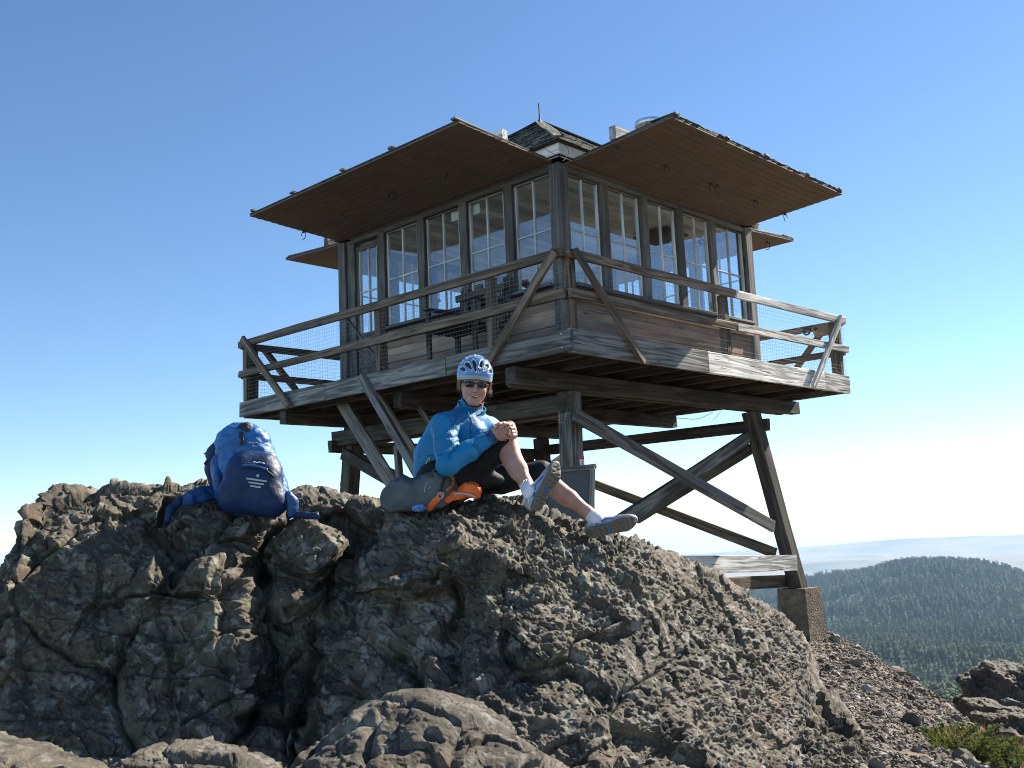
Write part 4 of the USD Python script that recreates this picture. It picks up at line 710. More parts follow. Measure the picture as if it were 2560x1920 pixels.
# papers inside the windows
for lab, (xa, ya), (xb, yb) in (('cream paper sheet taped inside the third left window', (1387, 720), (1440, 812)), ('pale paper sheet taped high inside the fourth left window', (1503, 690), (1580, 768))):
    a, b = on_plane(*r1(xa, ya), 0, -2.03), on_plane(*r1(xb, yb), 0, -2.03); q = thing('paper_sheet', lab, 'paper', a); quad_slab(q, 'sheet', A3([-2.03, a[1], min(a[2], b[2])]), A3([0, b[1] - a[1], 0]), A3([0, 0, abs(a[2] - b[2])]), M_PAPER, .002)
# stove pipe hood under the ceiling
sx_, sy_ = cx, cy
q = thing('stove_pipe', 'black stove pipe with a flared collar below the cabin ceiling', 'stove pipe', (sx_, sy_, 1.2))
put(q, 'pipe', trimesh.creation.cylinder(.17, segment=[(sx_, sy_, 1.96), (sx_, sy_, 2.17)], sections=20), M_BLACK, smooth=40); put(q, 'collar', box((sx_ - .18, sy_ - .3, 2.17), (sx_ + .36, sy_ + .3, 2.2)), M_BLACK); put(q, 'flue', trimesh.creation.cylinder(.10, segment=[(sx_, sy_, 2.2), (sx_, sy_, 2.25)], sections=16), M_BLACK, smooth=40)
put(q, 'stove_body', box((sx_ - .28, sy_ - .28, .25), (sx_ + .28, sy_ + .28, .80)), M_BLACK); put(q, 'lower_pipe', trimesh.creation.cylinder(.075, segment=[(sx_, sy_, .80), (sx_, sy_, 1.96)], sections=16), M_BLACK, smooth=40)
for a in (-1, 1):
    for b in (-1, 1): put(q, 'stove_leg', box((sx_ + a * .24 - .02, sy_ + b * .24 - .02, .02), (sx_ + a * .24 + .02, sy_ + b * .24 + .02, .25)), M_BLACK)
# furniture seen through the glass
q = thing('bed', 'low cot with grey blanket under the right rear windows', 'bed', (1.3, 1.3, .02)); mv = trimesh.creation.box((1.3, .8, .16)); mv.apply_translation((1.3, 1.55, .52)); put(q, 'mattress', mv, M_GREYBAG); put(q, 'frame', box((.62, 1.13, .36), (1.98, 1.97, .44)), W_BROWN)
for a in (.66, 1.92):
    for b in (1.17, 1.93): put(q, 'leg', box((a, b, .02), (a + .05, b + .05, .36)), W_BROWN)
q = thing('cabinet', 'pale grey cabinet inside by the far right corner window', 'cabinet', (1.5, -.5, .02)); put(q, 'case', box((1.5, -.8, .02), (1.96, .3, 1.02)), M_GREYBAG); put(q, 'top', box((1.47, -.83, 1.02), (1.97, .33, 1.05)), W_SIDING); put(q, 'door', box((1.482, -.76, .08), (1.5, -.27, .96)), M_GREYBAG); put(q, 'door', box((1.482, -.23, .08), (1.5, .26, .96)), M_GREYBAG)
q = thing('map_table', 'square map stand in the middle of the cabin', 'table', (-.1, .1, .02)); put(q, 'top', box((-.4, -.2, .98), (.2, .4, 1.03)), W_BROWN); put(q, 'base', box((-.3, -.1, .02), (.1, .3, .98)), W_SIDING); put(q, 'sighting_ring', trimesh.creation.annulus(.2, .24, .02, sections=24, transform=trimesh.transformations.translation_matrix((-.1, .1, 1.05))), M_IRON)
lc = on_plane(*r1(1295, 1315), 0, -1.2); q = thing('lantern', 'small dark lantern hanging inside the second left window', 'lantern', lc)
prof = A3([(0, -.09), (.055, -.09), (.06, -.07), (.05, -.055), (0, -.05)]); m = trimesh.creation.revolve(prof, sections=16); m.apply_translation(lc); put(q, 'font', m, M_IRON); m = trimesh.creation.revolve(A3([(0, .06), (.045, .05), (.03, .09), (0, .1)])[:, :], sections=16); m.apply_translation(lc); put(q, 'hood', m, M_IRON)
for a in range(4): th = a * math.pi / 2 + .4; Mb().tube([lc + A3([.045 * math.cos(th), .045 * math.sin(th), -.055]), lc + A3([.04 * math.cos(th), .04 * math.sin(th), .055])], .005, 5).put(q, 'guard', M_IRON)
Mb().tube([lc + A3([0, 0, .09]), lc + A3([0, 0, 2.25 - lc[2]])], .003, 4).put(q, 'hanger', M_IRON)
# dark slatted chair on the left catwalk
q = thing('wooden_chair', 'dark slatted wooden chair on the left catwalk behind the wire', 'chair', (-2.6, -.95, 0)); y0, y1, xb, xf = -1.36, -.52, -2.30, -2.86
for y in np.linspace(y0 + .05, y1 - .05, 4): beam(q, 'back_slat', (xb, y, .40), (xb + .08, y, 1.03), .13, .03, W_DARK, up=(0, 1, 0))
beam(q, 'back_rail', (xb - .03, y0, .88), (xb - .03, y1, .88), .09, .03, W_DARK); beam(q, 'back_rail', (xb - .04, y0, .50), (xb - .04, y1, .50), .09, .03, W_DARK)
for x in np.linspace(xf, xb - .1, 5): beam(q, 'seat_slat', (x, y0, .40), (x, y1, .40), .03, .09, W_DARK)
for y in (y0 + .02, y1 - .02):
    beam(q, 'leg', (xf + .03, y, 0), (xf + .03, y, .66), .07, .04, W_DARK, up=(0, 1, 0)); beam(q, 'leg', (xb - .05, y, 0), (xb - .05, y, .4), .07, .04, W_DARK, up=(0, 1, 0)); beam(q, 'armrest', (xf - .03, y, .68), (xb - .02, y, .70), .03, .11, W_DARK)
# box with a ring under the far right rail
bp = [on_plane(*r4(x, y), 0, 2.95) for x, y in ((1905, 500), (2005, 478), (2000, 540), (1925, 552))]
q = thing('wooden_box', 'small tan wooden box hung under the far right rail corner', 'box', bp[0]); v = np.vstack([A3(bp), A3(bp) + A3([.14, 0, 0])]); put(q, 'case', (v, A3([(0, 1, 2), (0, 2, 3), (4, 6, 5), (4, 7, 6), (0, 4, 5), (0, 5, 1), (1, 5, 6), (1, 6, 2), (2, 6, 7), (2, 7, 3), (3, 7, 4), (3, 4, 0)])), plain('tan_box_wood', (.36, .24, .16), .8))
hc = on_plane(*r4(1932, 512), 0, 2.94); m = trimesh.creation.icosphere(2, .03); m.apply_scale((.2, 1, .8)); m.apply_translation(hc); put(q, 'hole', m, M_BLACK)
rc = on_plane(*r4(1882, 526), 0, 2.96); th = np.linspace(0, 2 * math.pi, 20); Mb().tube([rc + A3([0, .05 * math.cos(t), .05 * math.sin(t)]) for t in th], .015, 6).put(q, 'ring', M_IRON)
# cables
def cable(pts, r=.004, m=M_BLACK): s = np.linspace(0, 1, len(pts)); t = np.linspace(0, 1, 24); Mb().tube(np.column_stack([PchipInterpolator(s, A3(pts)[:, k])(t) for k in range(3)]), r, 5).put(T, 'cable', m)
cable([on_plane(*r4(x, y), 1, -1.7) for x, y in ((1095, 1022), (1220, 1032), (1340, 992))]); cable([on_plane(*r4(x, y), 1, -1.7) for x, y in ((1340, 1040), (1365, 1015), (1388, 985))], .003)
r3b = lambda x, y: (820 + x * .14467, 1000 + y * .14467)
cable([on_plane(*r3b(x, y), 0, -2.4) for x, y in ((225, 500), (235, 700), (262, 880))], .003); cable([on_plane(*r3b(x, y), 0, -2.4) for x, y in ((258, 1070), (235, 1280), (208, 1480))], .003)
cable([on_plane(*r4(x, y), 1, -2.26) for x, y in ((455, 985), (462, 1050), (480, 1050), (500, 985))], .004, M_WIRE)
cable([on_plane(*r2(x, y), 1, -2.3) for x, y in ((185, 320), (215, 370), (175, 430))], .003); cable([on_plane(*r2(x, y), 0, -2.3) for x, y in ((40, 330), (95, 370), (165, 400))], .003)
# ---------------------------------------------------------------- the blue backpack
rb = lambda x, y: (380 + x * .217, 1020 + y * .217)
BD = 5.62
pk = thing('blue_backpack', 'blue hiking backpack with a navy pocket standing on the left rock', 'backpack', at(*rb(1150, 1150), BD))
B = lambda x, y, d=0.0: at(*rb(x, y), BD + d)
S_ = Skin(); S_.limb((B(1010, 950, .12), .135), (B(940, 420, .16), .10), k=.06).limb((B(1330, 1000, .12), .125), (B(1180, 430, .16), .095), k=.06).limb((B(1000, 330, .17), .075), (B(1120, 350, .17), .075), k=.06).limb((B(1020, 1010, .06), .10), (B(1360, 1050, .06), .10), k=.05)
v, f = S_.mesh(.006, 3); n = normals_of(v, f); v = v + n * ((meshkit.fbm(v * A3([9, 9, 14]), 3, 5) - .5) * .03 + (meshkit.fbm(v * A3([24, 24, 40]), 2, 6) - .5) * .012)[:, None]; put(pk, 'pack_body', (v, f), M_BLUE, smooth=True)
S_ = Skin(); S_.limb((B(960, 1010, -.02), .10), (B(1370, 1060, -.02), .098), k=.05).limb((B(1080, 800, .0), .11), (B(1290, 820, .0), .10), k=.06).limb((B(1090, 680, .04), .095), (B(1270, 690, .04), .09), k=.06)
v, f = S_.mesh(.006, 3); n = normals_of(v, f); v = v + n * ((meshkit.fbm(v * 11, 3, 8) - .5) * .022)[:, None]; fpk = put(pk, 'front_pocket', (v, f), M_NAVY, smooth=True)
def on_front(x, y, tree_v, lift=.004):
    d = ray(*rb(x, y)); d = d / np.linalg.norm(d); q = tree_v - CAM; t = q @ d; off = np.linalg.norm(q - t[:, None] * d, axis=1); m = off < .012
    if not m.any(): m = off < off.min() + .01
    return CAM + d * (t[m].min() - lift)
for (x0, y0), (x1, y1), w in (((1090, 812), (1325, 845), .0042), ((1112, 855), (1290, 880), .004), ((1130, 895), (1255, 915), .004)):
    P_ = A3([on_front(x0 + (x1 - x0) * s, y0 + (y1 - y0) * s, v) for s in np.linspace(0, 1, 8)]); vv_ = np.vstack([P_ + VU * w / 1.0, P_ - VU * w / 1.0]); ff = [(i, i + 1, 8 + i + 1) for i in range(7)] + [(i, 8 + i + 1, 8 + i) for i in range(7)]; vv2 = np.vstack([vv_ - VF * .002, vv_ + VF * .002]); put(fpk, 'reflective_strip', (vv2, A3([q[::-1] for q in ff] + [tuple(16 + a for a in q) for q in ff])), M_REFL)
def strip(parent, name, pts, tv, m, r, lift=.002): P_ = A3([on_front(x, y, tv, lift) for x, y in pts]); s = np.linspace(0, 1, len(P_)); t = np.linspace(0, 1, 30); Mb().tube(np.column_stack([PchipInterpolator(s, P_[:, k])(t) for k in range(3)]), r, 6).put(parent, name, m, smooth=True)
strip(fpk, 'pocket_zip', [(1040, 690), (1120, 678), (1220, 690), (1310, 720), (1400, 790)], v, M_STRAPBLK, .006); strip(fpk, 'zip_flap', [(1035, 670), (1130, 662), (1230, 680), (1330, 715)], v, M_MIDBLUE, .009)
m = trimesh.creation.icosphere(1, .010); m.apply_translation(on_front(1222, 780, v)); put(fpk, 'toggle', m, M_REFL)
for x, y, w in ((1170, 625, 18), (1200, 632, 12), (1225, 628, 20), (1262, 636, 22), (1285, 642, 10)): strip(fpk, 'pale_lettering', [(x, y), (x + w * .5, y - 6), (x + w, y + 2)], v, M_PAPER, .0028, .003)
bodyv = np.asarray(Skin().limb((B(1010, 950, .12), .135), (B(940, 420, .16), .10), k=.06).limb((B(1330, 1000, .12), .125), (B(1180, 430, .16), .095), k=.06).mesh(.012, 1)[0])
for pts in ([(1000, 525), (1100, 530), (1230, 548), (1340, 575), (1440, 640), (1490, 760), (1500, 900)], [(1000, 525), (930, 570), (890, 650), (880, 760)]): strip(pk, 'seam_piping', pts, bodyv, M_STRAPBLK, .007, .02)
strip(pk, 'cord_toggle', [(1195, 520), (1240, 560), (1265, 520), (1220, 550), (1190, 560)], bodyv, M_STRAPBLK, .006, .03)
for x, y, w in ((1110, 400, 20), (1145, 405, 28), (1185, 402, 40), (1235, 415, 30), (1150, 440, 26), (1185, 445, 22)): strip(pk, 'pale_lettering', [(x, y), (x + w * .5, y - 5), (x + w, y + 3)], bodyv, M_REFL, .002, .03)
v, f = Skin().limb((B(1010, 245, .13), .030), (B(1090, 245, .125), .033), (B(1175, 295, .12), .024), k=.03).mesh(.006, 2); v = v + normals_of(v, f) * ((meshkit.fbm(v * 30, 2, 3) - .5) * .02)[:, None]; put(pk, 'rolled_top', (v, f), fabric('grey_brown_collar', (.022, .022, .030), .6), smooth=True)
v, f = Skin().limb((B(780, 420, .2), .035), (B(720, 520, .2), .04), (B(700, 700, .2), .04), (B(720, 850, .2), .035), k=.03).mesh(.006, 2); put(pk, 'side_panel', (v, f), M_NAVY, smooth=True)
Mb().tube([B(690, 520, .18), B(640, 505, .18), B(605, 530, .18), B(620, 560, .18), B(670, 555, .18)], .006, 6).put(pk, 'haul_loop', M_MIDBLUE); beam(pk, 'strap_end', B(690, 560, .18), B(615, 645, .18), .03, .012, M_STRAPBLK, up=VF)
def wing(name, pts, m, k=.03, seed=1):
    S2 = Skin()
    for o_ in (-.62, 0, .62): S2.limb(*[(P_ + VU * r_ * o_, r_ * .52) for P_, r_ in pts], k=.02)
    v, f = S2.mesh(.006, 2); v = v + normals_of(v, f) * ((meshkit.fbm(v * 14, 3, seed) - .5) * .022)[:, None]; return put(pk, name, (v, f), m, smooth=True)
wing('hip_belt', [(B(720, 965, .10), .034), (B(560, 995, .05), .036), (B(430, 1045, .0), .033), (B(330, 1085, -.04), .024)], M_MIDBLUE); wing('hip_belt', [(B(1440, 1080, .0), .036), (B(1560, 1065, -.02), .044), (B(1625, 1125, -.02), .042), (B(1600, 1190, -.04), .03)], M_MIDBLUE, seed=4)
wing('belt_strap', [(B(320, 1080, -.05), .026), (B(210, 1170, -.09), .02), (B(170, 1290, -.12), .014)], M_NAVY, seed=5); wing('belt_strap', [(B(1640, 1215, -.03), .018), (B(1760, 1235, -.03), .014), (B(1900, 1245, -.02), .018)], M_NAVY, seed=6); wing('side_pocket', [(B(770, 880, .04), .05), (B(740, 700, .10), .05), (B(800, 560, .12), .045)], M_MIDBLUE, seed=9); wing('side_pocket', [(B(1470, 980, .06), .05), (B(1420, 800, .10), .05), (B(1350, 620, .14), .04)], M_MIDBLUE, seed=10)
for pts in ([(880, 640), (980, 690), (1030, 720)], [(1470, 700), (1420, 760), (1390, 800)], [(860, 930), (940, 960), (1010, 985)], [(1500, 960), (1440, 1000), (1400, 1030)]): strip(pk, 'compression_strap', pts, np.vstack([bodyv, v]), M_STRAPBLK, .006, .02)
for x, y in ((1440, 830), (1400, 1120), (1460, 880)): beam(pk, 'buckle', on_front(x, y, bodyv, .05), on_front(x + 30, y + 14, bodyv, .05), .02, .012, M_REFL, up=VU)
beam(pk, 'lid_strap', on_front(1030, 280, bodyv, .02), on_front(1040, 420, bodyv, .02), .018, .008, M_STRAPBLK, up=VR)
# ---------------------------------------------------------------- grey bag, orange pouch, cloth by the person
r8 = lambda x, y: (940 + x * .1356, 1160 + y * .1356)
GD = 5.47; Gp = lambda x, y, d=0.0: at(*r8(x, y), GD + d)
gb = thing('grey_bag', 'soft grey bag lying on the rock at the seated rider\'s hip', 'bag', Gp(700, 800))
v, f = Skin().limb((Gp(320, 640), .070), (Gp(480, 540), .080), (Gp(750, 560), .068), (Gp(1020, 500), .082), (Gp(1180, 450), .085), (Gp(1330, 430, .02), .062), (Gp(1450, 480, .04), .038), k=.04).limb((Gp(350, 700), .055), (Gp(900, 680), .05), k=.04).mesh(.005, 3)
n = normals_of(v, f); v = v + n * ((meshkit.fbm(v * 10, 3, 2) - .5) * .03 + (meshkit.fbm(v * 28, 2, 3) - .5) * .008)[:, None]; put(gb, 'bag_body', (v, f), M_GREYBAG, smooth=True); gv = v
def onv(fn, x, y, tv, lift=.003):
    d = ray(*fn(x, y)); d = d / np.linalg.norm(d); q = tv - CAM; t = q @ d; off = np.linalg.norm(q - t[:, None] * d, axis=1); m = off < max(.010, off.min() + .004); return CAM + d * (t[m].min() - lift)
def path_on(parent, name, fn, pts, tv, m, r, lift=.002, flat=1.0): P_ = A3([onv(fn, x, y, tv, lift) for x, y in pts]); s = np.linspace(0, 1, len(P_)); t = np.linspace(0, 1, 28); return Mb().tube(np.column_stack([PchipInterpolator(s, P_[:, k])(t) for k in range(3)]), r, 6).put(parent, name, m, smooth=True)
path_on(gb, 'black_strap', r8, [(1195, 180), (1240, 230), (1245, 320), (1215, 420), (1195, 500), (1180, 600)], gv, M_STRAPBLK, .008); path_on(gb, 'tan_strap', r8, [(1290, 190), (1380, 220), (1430, 300), (1400, 390), (1340, 450), (1290, 495)], gv, M_STRAPOR, .010)
Mb().tube([Gp(1040, 150, -.02), Gp(1070, 105, -.02), Gp(1130, 90, -.02), Gp(1175, 120, -.02), Gp(1170, 160, -.02)], .005, 6).put(gb, 'handle', M_GREYBAG)
path_on(gb, 'pale_mark', r8, [(940, 345), (920, 400), (900, 460), (890, 520)], gv, M_REFL, .0018); path_on(gb, 'pale_mark', r8, [(960, 465), (985, 440), (1015, 438)], gv, M_REFL, .0018)
op = thing('orange_pouch', 'crumpled bright orange pouch beside the grey bag on the rock', 'pouch', Gp(1500, 650))
v, f = Skin().limb((Gp(1560, 520, -.03), .026), (Gp(1680, 470, -.03), .036), (Gp(1800, 480, -.03), .038), (Gp(1830, 560, -.03), .026), k=.02).limb((Gp(1330, 640, -.05), .022), (Gp(1440, 580, -.05), .024), (Gp(1560, 560, -.04), .024), k=.015).mesh(.004, 2); v = v + normals_of(v, f) * ((meshkit.fbm(v * 34, 3, 2) - .5) * .022)[:, None]; put(op, 'pouch_body', (v, f), M_ORANGE, smooth=True); path_on(op, 'grey_hem', r8, [(1440, 560), (1520, 540), (1620, 545), (1740, 570), (1840, 610)], v, M_REFL, .006)
o2 = thing('orange_sleeve', 'dark orange rolled sleeve with a round opening in front of grey bag', 'sleeve', Gp(1100, 650))
th = np.linspace(0, 2 * math.pi, 25)[:-1]; c = Gp(1190, 580, -.115); rings = []
for s, rr_ in ((0, .0135), (0, .0165), (.3, .0175), (.6, .019), (1, .02)): cc = c + (Gp(990, 790, -.06) - c) * s; rings.append(cc + rr_ * 1.05 * (np.cos(th)[:, None] * (VR * .9 + VU * .2) + np.sin(th)[:, None] * (VU * .95 - VR * .1)) + VF * (0 if s or rr_ > .014 else .03))
v = np.vstack([rings[0] + VF * .02] + rings); v = v + (meshkit.fbm(v * 40, 2, 3) - .5)[:, None] * .008; f = [(i * 24 + k, i * 24 + (k + 1) % 24, (i + 1) * 24 + (k + 1) % 24, (i + 1) * 24 + k) for i in range(5) for k in range(24)] + [(0, 6, 12, 18)]; put(o2, 'sleeve_body', (v, A3(f)[:, ::-1]), M_ORANGE, smooth=True)
rim = rings[1] - VF * .002; Mb().tube(np.vstack([rim, rim[:1]]), .003, 6).put(o2, 'rim', M_REFL, smooth=True)
cl = thing('blue_cloth', 'tiny scrap of blue and white cloth below the grey bag', 'cloth', Gp(810, 850)); m = trimesh.creation.icosphere(4, 1.0); v = m.vertices * A3([.034, .034, .018]); v = v * (1 + (meshkit.fbm(m.vertices * 5, 3, 4) - .5)[:, None] * 1.1) + Gp(800, 815, -.09); put(cl, 'scrap', (v, m.faces), M_CLOTH, smooth=True)
# ---------------------------------------------------------------- the seated rider
PS = thing('person', 'seated cyclist in blue jacket, black shorts, helmet and sunglasses, hands clasped on one knee', 'person', at(1110, 1225, 5.66))
J = at
M_SKIN = mat('skin', {'g': ('geometry', {}), 'n': ('noise_texture', {'scale': 22.0, 'detail': 4.0}), 'r': ('rgb_ramp', {'ramp': [(.3, (.29, .145, .105)), (.7, (.38, .205, .152))]}), 'n2': ('noise_texture', {'scale': 240.0, 'detail': 2.0}), 'b': ('bump', {'strength': .25, 'distance': .0012}),
                      'p': ('principled_bsdf', {'roughness': .5, 'subsurface_weight': .12, 'subsurface_scale': .006, 'subsurface_radius': (1.0, .35, .2), 'specular_ior_level': .4})}, [('g.position', 'n.vector'), ('g.position', 'n2.vector'), ('n.fac', 'r.fac'), ('r.color', 'p.base_color'), ('n2.fac', 'b.height'), ('b.normal', 'p.normal')])
M_JACKET = fabric('bright_blue_jacket', (.003, .140, .295), .55, spec=.35, var=.12); M_CUFF = fabric('navy_cuff', (.02, .06, .14), .7); M_SHORTS = fabric('black_lycra', (.008, .008, .0085), .7, spec=.2)
M_HAIR = plain('dark_blond_hair', (.30, .185, .085), .55, scale=120.0); M_LENS = mat('dark_lens', {'p': ('principled_bsdf', {'base_color': (.008, .007, .007), 'roughness': .08, 'specular_ior_level': .6})}, [])
M_LIPS = plain('lips', (.31, .135, .11), .45); M_TEETH = plain('teeth', (.55, .52, .47), .35); M_SOCK = fabric('white_sock', (.52, .52, .56), .9)
M_HBLUE = plain('helmet_blue_shell', (.075, .21, .43), .18); M_HSILV = plain('helmet_silver_trim', (.62, .66, .72), .22); M_HGREY = plain('helmet_grey_band', (.30, .31, .33), .4); M_HDARK = plain('helmet_vent_foam', (.012, .013, .022), .7)
M_LIME = plain('lime_zip', (.45, .62, .12), .5); M_SOLE = plain('worn_grey_brown_sole', (.105, .088, .065), .85, scale=60.0); M_SHOEG = fabric('silver_blue_mesh', (.21, .225, .265), .6, var=.45); M_SHOEB = fabric('shoe_blue_panel', (.015, .11, .36), .5); M_LACE = plain('pale_laces', (.68, .66, .62), .8)
# --- head frame: h towards the photographer, u up (tilted), r to the picture's right
HC = J(1186, 962, 5.585); hh = (CAM - HC) / np.linalg.norm(CAM - HC); hh = hh + VR * .10 - VU * .02; hh /= np.linalg.norm(hh); hu = VU * math.cos(.09) + VR * math.sin(.09); hu = hu - hh * (hu @ hh); hu /= np.linalg.norm(hu); hr = np.cross(hu, hh); hr = hr if hr @ VR > 0 else -hr
H = lambda r, u, h: HC + hr * r + hu * u + hh * h
HX = A3([hr, hu, hh])
# joints
hipR, hipL = J(1092, 1204, 5.56), J(1125, 1205, 5.82); kneeR, kneeL = J(1268, 1112, 5.46), J(1352, 1186, 5.80); ankR, ankL = J(1322, 1224, 5.27), J(1487, 1296, 5.66)
chest, belly, pel = J(1148, 1092, 5.63), J(1105, 1150, 5.68), J(1092, 1198, 5.69); neck0, neck1 = J(1172, 1046, 5.63), J(1184, 1005, 5.61)
shR, shL = J(1112, 1066, 5.47), J(1221, 1074, 5.74); elR, elL = J(1118, 1162, 5.30), J(1236, 1142, 5.80); wrR, wrL = J(1236, 1088, 5.40), J(1262, 1072, 5.60)
body = Skin()
# head
body.egg(H(0, .022, -.018), HX, (.074, .098, .092), k=.01); body.egg(H(0, -.040, .020), HX, (.064, .070, .064), k=.03); body.limb((H(-.014, -.095, .054), .019), (H(.014, -.095, .054), .019), k=.025)
for s in (-1, 1):
    body.ball(H(s * .034, -.030, .055), .024, k=.02); body.egg(H(s * .074, -.008, -.012), HX, (.011, .031, .018), k=.008); body.limb((H(s * .012, .022, .076), .010), (H(s * .045, .018, .066), .009), k=.014); body.egg(H(s * .033, .004, .090), HX, (.017, .011, .012), k=.012, cut=True)
body.limb((H(0, .012, .080), .009), (H(0, -.026, .094), .0115), k=.012); body.ball(H(0, -.030, .096), .0125, k=.008)
for s in (-1, 1): body.ball(H(s * .012, -.033, .086), .0085, k=.006)
body.egg(H(0, -.063, .077), HX, (.029, .006, .010), k=.006, cut=True); body.limb((H(-.020, -.055, .073), .006), (H(.0, -.053, .080), .0065), (H(.020, -.055, .073), .006), k=.008); body.limb((H(-.017, -.073, .071), .007), (H(.017, -.073, .071), .007), k=.008)
body.limb((neck0, .058), (neck1, .052), (H(0, -.05, -.02), .05), k=.02)
# trunk, kept thin under the clothes
body.limb((neck0, .05), (chest, .085), (belly, .085), (pel, .09), k=.04).limb((shR, .045), (neck0, .04), (shL, .045), k=.03)
# legs
body.limb((hipR, .075), (kneeR + (hipR - kneeR) * .2, .058), (kneeR, .056), k=.03); body.limb((hipL, .075), (kneeL, .056), k=.03)
def shin(kn, an, back, k=.02):
    d = an - kn; L = np.linalg.norm(d)
    body.limb((kn, .055), (kn + d * .12, .050), (kn + d * .55, .044), (kn + d * .86, .034), (an, .035), k=k); body.egg(kn + d * .30 + back * .022, A3([d / L, np.cross(d / L, back), back]), (.135, .046, .042), k=.03)
bkR = -(hipR - kneeR); bkR = hipR - kneeR; dR = (ankR - kneeR) / np.linalg.norm(ankR - kneeR); bkR = bkR - dR * (bkR @ dR); bkR /= np.linalg.norm(bkR); shin(kneeR, ankR, bkR)
dL = (ankL - kneeL) / np.linalg.norm(ankL - kneeL); bkL = -VU * 1.0 - VR * .2; bkL = bkL - dL * (bkL @ dL); bkL /= np.linalg.norm(bkL); shin(kneeL, ankL, bkL)
body.ball(kneeR - bkR * .012, .046, k=.02)
# arms
body.limb((shR, .04), (elR, .036), (wrR, .026), k=.02).limb((shL, .04), (elL, .036), (wrL, .026), k=.02)
# right hand laid over the knee, left hand clasped over it
q5 = lambda x, y, d: J(1180 + x * .07233, 1020 + y * .07233, d)
body.limb((wrR, .025), (q5(840, 900, 5.385), .027), k=.012)
for y0, y1 in ((720, 740), (820, 830), (900, 910), (980, 990)): body.limb((q5(800, (y0 + 850) / 2, 5.385), .019), (q5(1130, y1, 5.375), .0155), k=.014)
kn = [(1140, 700), (1165, 800), (1180, 905), (1150, 1000)]; ends = [((1290, 690), (1400, 790)), ((1330, 800), (1430, 900)), ((1340, 910), (1430, 1000)), ((1290, 1015), (1400, 1100))]
for (a, b), ((c_, d_), (e_, f_)) in zip(kn, ends): body.limb((q5(a, b, 5.375), .0125), (q5(c_, d_, 5.385), .0105), (q5(e_, f_, 5.425), .0090), k=.005)
body.limb((q5(860, 990, 5.38), .016), (q5(1010, 1050, 5.385), .0125), (q5(1130, 1070, 5.40), .0105), k=.010)
body.limb((wrL, .026), (q5(1300, 640, 5.50), .028), (q5(1390, 740, 5.475), .024), k=.015); body.limb((q5(1330, 600, 5.47), .018), (q5(1420, 860, 5.47), .018), k=.012)
lf = [((1400, 620), (1290, 590), (1110, 590)), ((1470, 720), (1370, 715), (1200, 745)), ((1500, 840), (1400, 840), (1190, 830)), ((1500, 960), (1440, 950), (1300, 925))]
for (a, b), (c_, d_), (e_, f_) in lf: body.limb((q5(a, b, 5.455), .0115), (q5(c_ + 60, d_ - 15, 5.385), .0108), (q5(c_ - 30, d_ + 5, 5.360), .0098), (q5(e_, f_, 5.352), .0085), k=.004)
body.limb((q5(1260, 560, 5.45), .013), (q5(1080, 540, 5.41), .0115), (q5(930, 560, 5.385), .0095), (q5(840, 585, 5.375), .008), k=.008)
v, f = body.mesh(.0036, 2); BODY = put(PS, 'body', (v, f), M_SKIN, smooth=True); bodyV = v
# mouth and teeth
mo = Mb(); th = np.linspace(-1, 1, 9)
def smile(rr0, u0, u1, lift, bow): return [A3([H(t * rr0, (u0 if k == 0 else u1) + bow * t * t, lift - .014 * t * t) for t in th]) for k in (0, 1)]
for name, (rr0, u0, u1, lift, bow), m in (('teeth', (.027, -.0592, -.0655, .0895, .0130), M_TEETH), ('lower_lip', (.027, -.0668, -.0710, .0898, .0150), M_LIPS), ('upper_lip', (.030, -.0562, -.0588, .0900, .0115), M_LIPS)):
    a, b = smile(rr0, u0, u1, lift, bow); w = A3([a, b]); vv2 = np.vstack([a, b, a - hh * .01, b - hh * .01]); n = 9; ff = []
    for i in range(n - 1): ff += [(i, n + i, n + i + 1), (i, n + i + 1, i + 1), (2 * n + i, 3 * n + i + 1, 3 * n + i), (2 * n + i, 2 * n + i + 1, 3 * n + i + 1), (i, i + 1, 2 * n + i + 1), (i, 2 * n + i + 1, 2 * n + i), (n + i, 3 * n + i + 1, n + i + 1), (n + i, 3 * n + i, 3 * n + i + 1)]
    put(BODY, name, (vv2, A3(ff)), m, smooth=True)
# sunglasses
sgx = []
for s in (-1, 1):
    th = np.linspace(0, 2 * math.pi, 29)[:-1]; px_ = np.sign(np.cos(th)) * np.abs(np.cos(th)) ** .6 * .0245; py_ = np.sign(np.sin(th)) * np.abs(np.sin(th)) ** .7 * .0165
    P_ = A3([H(s * .0335 + a, .0035 + b - .0015 * (a * s / .02), .092 - .016 * ((a + s * .0335) / .05) ** 2) for a, b in zip(px_, py_)]); c0 = H(s * .0335, .0035, .0925)
    v = np.vstack([P_, P_ - hh * .004, c0, c0 - hh * .004]); n = 28; ff = [(i, (i + 1) % n, 2 * n) for i in range(n)] + [((i + 1) % n + n, i + n, 2 * n + 1) for i in range(n)] + [(i, i + n, (i + 1) % n + n) for i in range(n)] + [(i, (i + 1) % n + n, (i + 1) % n) for i in range(n)]
    sgx.append((v, A3(ff), P_))
SG = Mb().tube([H(-.012, .010, .096), H(0, .012, .0985), H(.012, .010, .096)], .0022, 6)
for s in (-1, 1): SG.tube([H(s * .055, .009, .078), H(s * .070, .009, .05), H(s * .078, .008, .0), H(s * .079, .002, -.03)], .0026, 6); SG.tube(np.vstack([sgx[(s + 1) // 2][2], sgx[(s + 1) // 2][2][:1]]), .0014, 5)
sq = SG.put(PS, 'sunglasses', M_STRAPBLK, smooth=True)
for v, f_, _p in sgx: put(sq, 'lens', (v, f_), M_LENS)
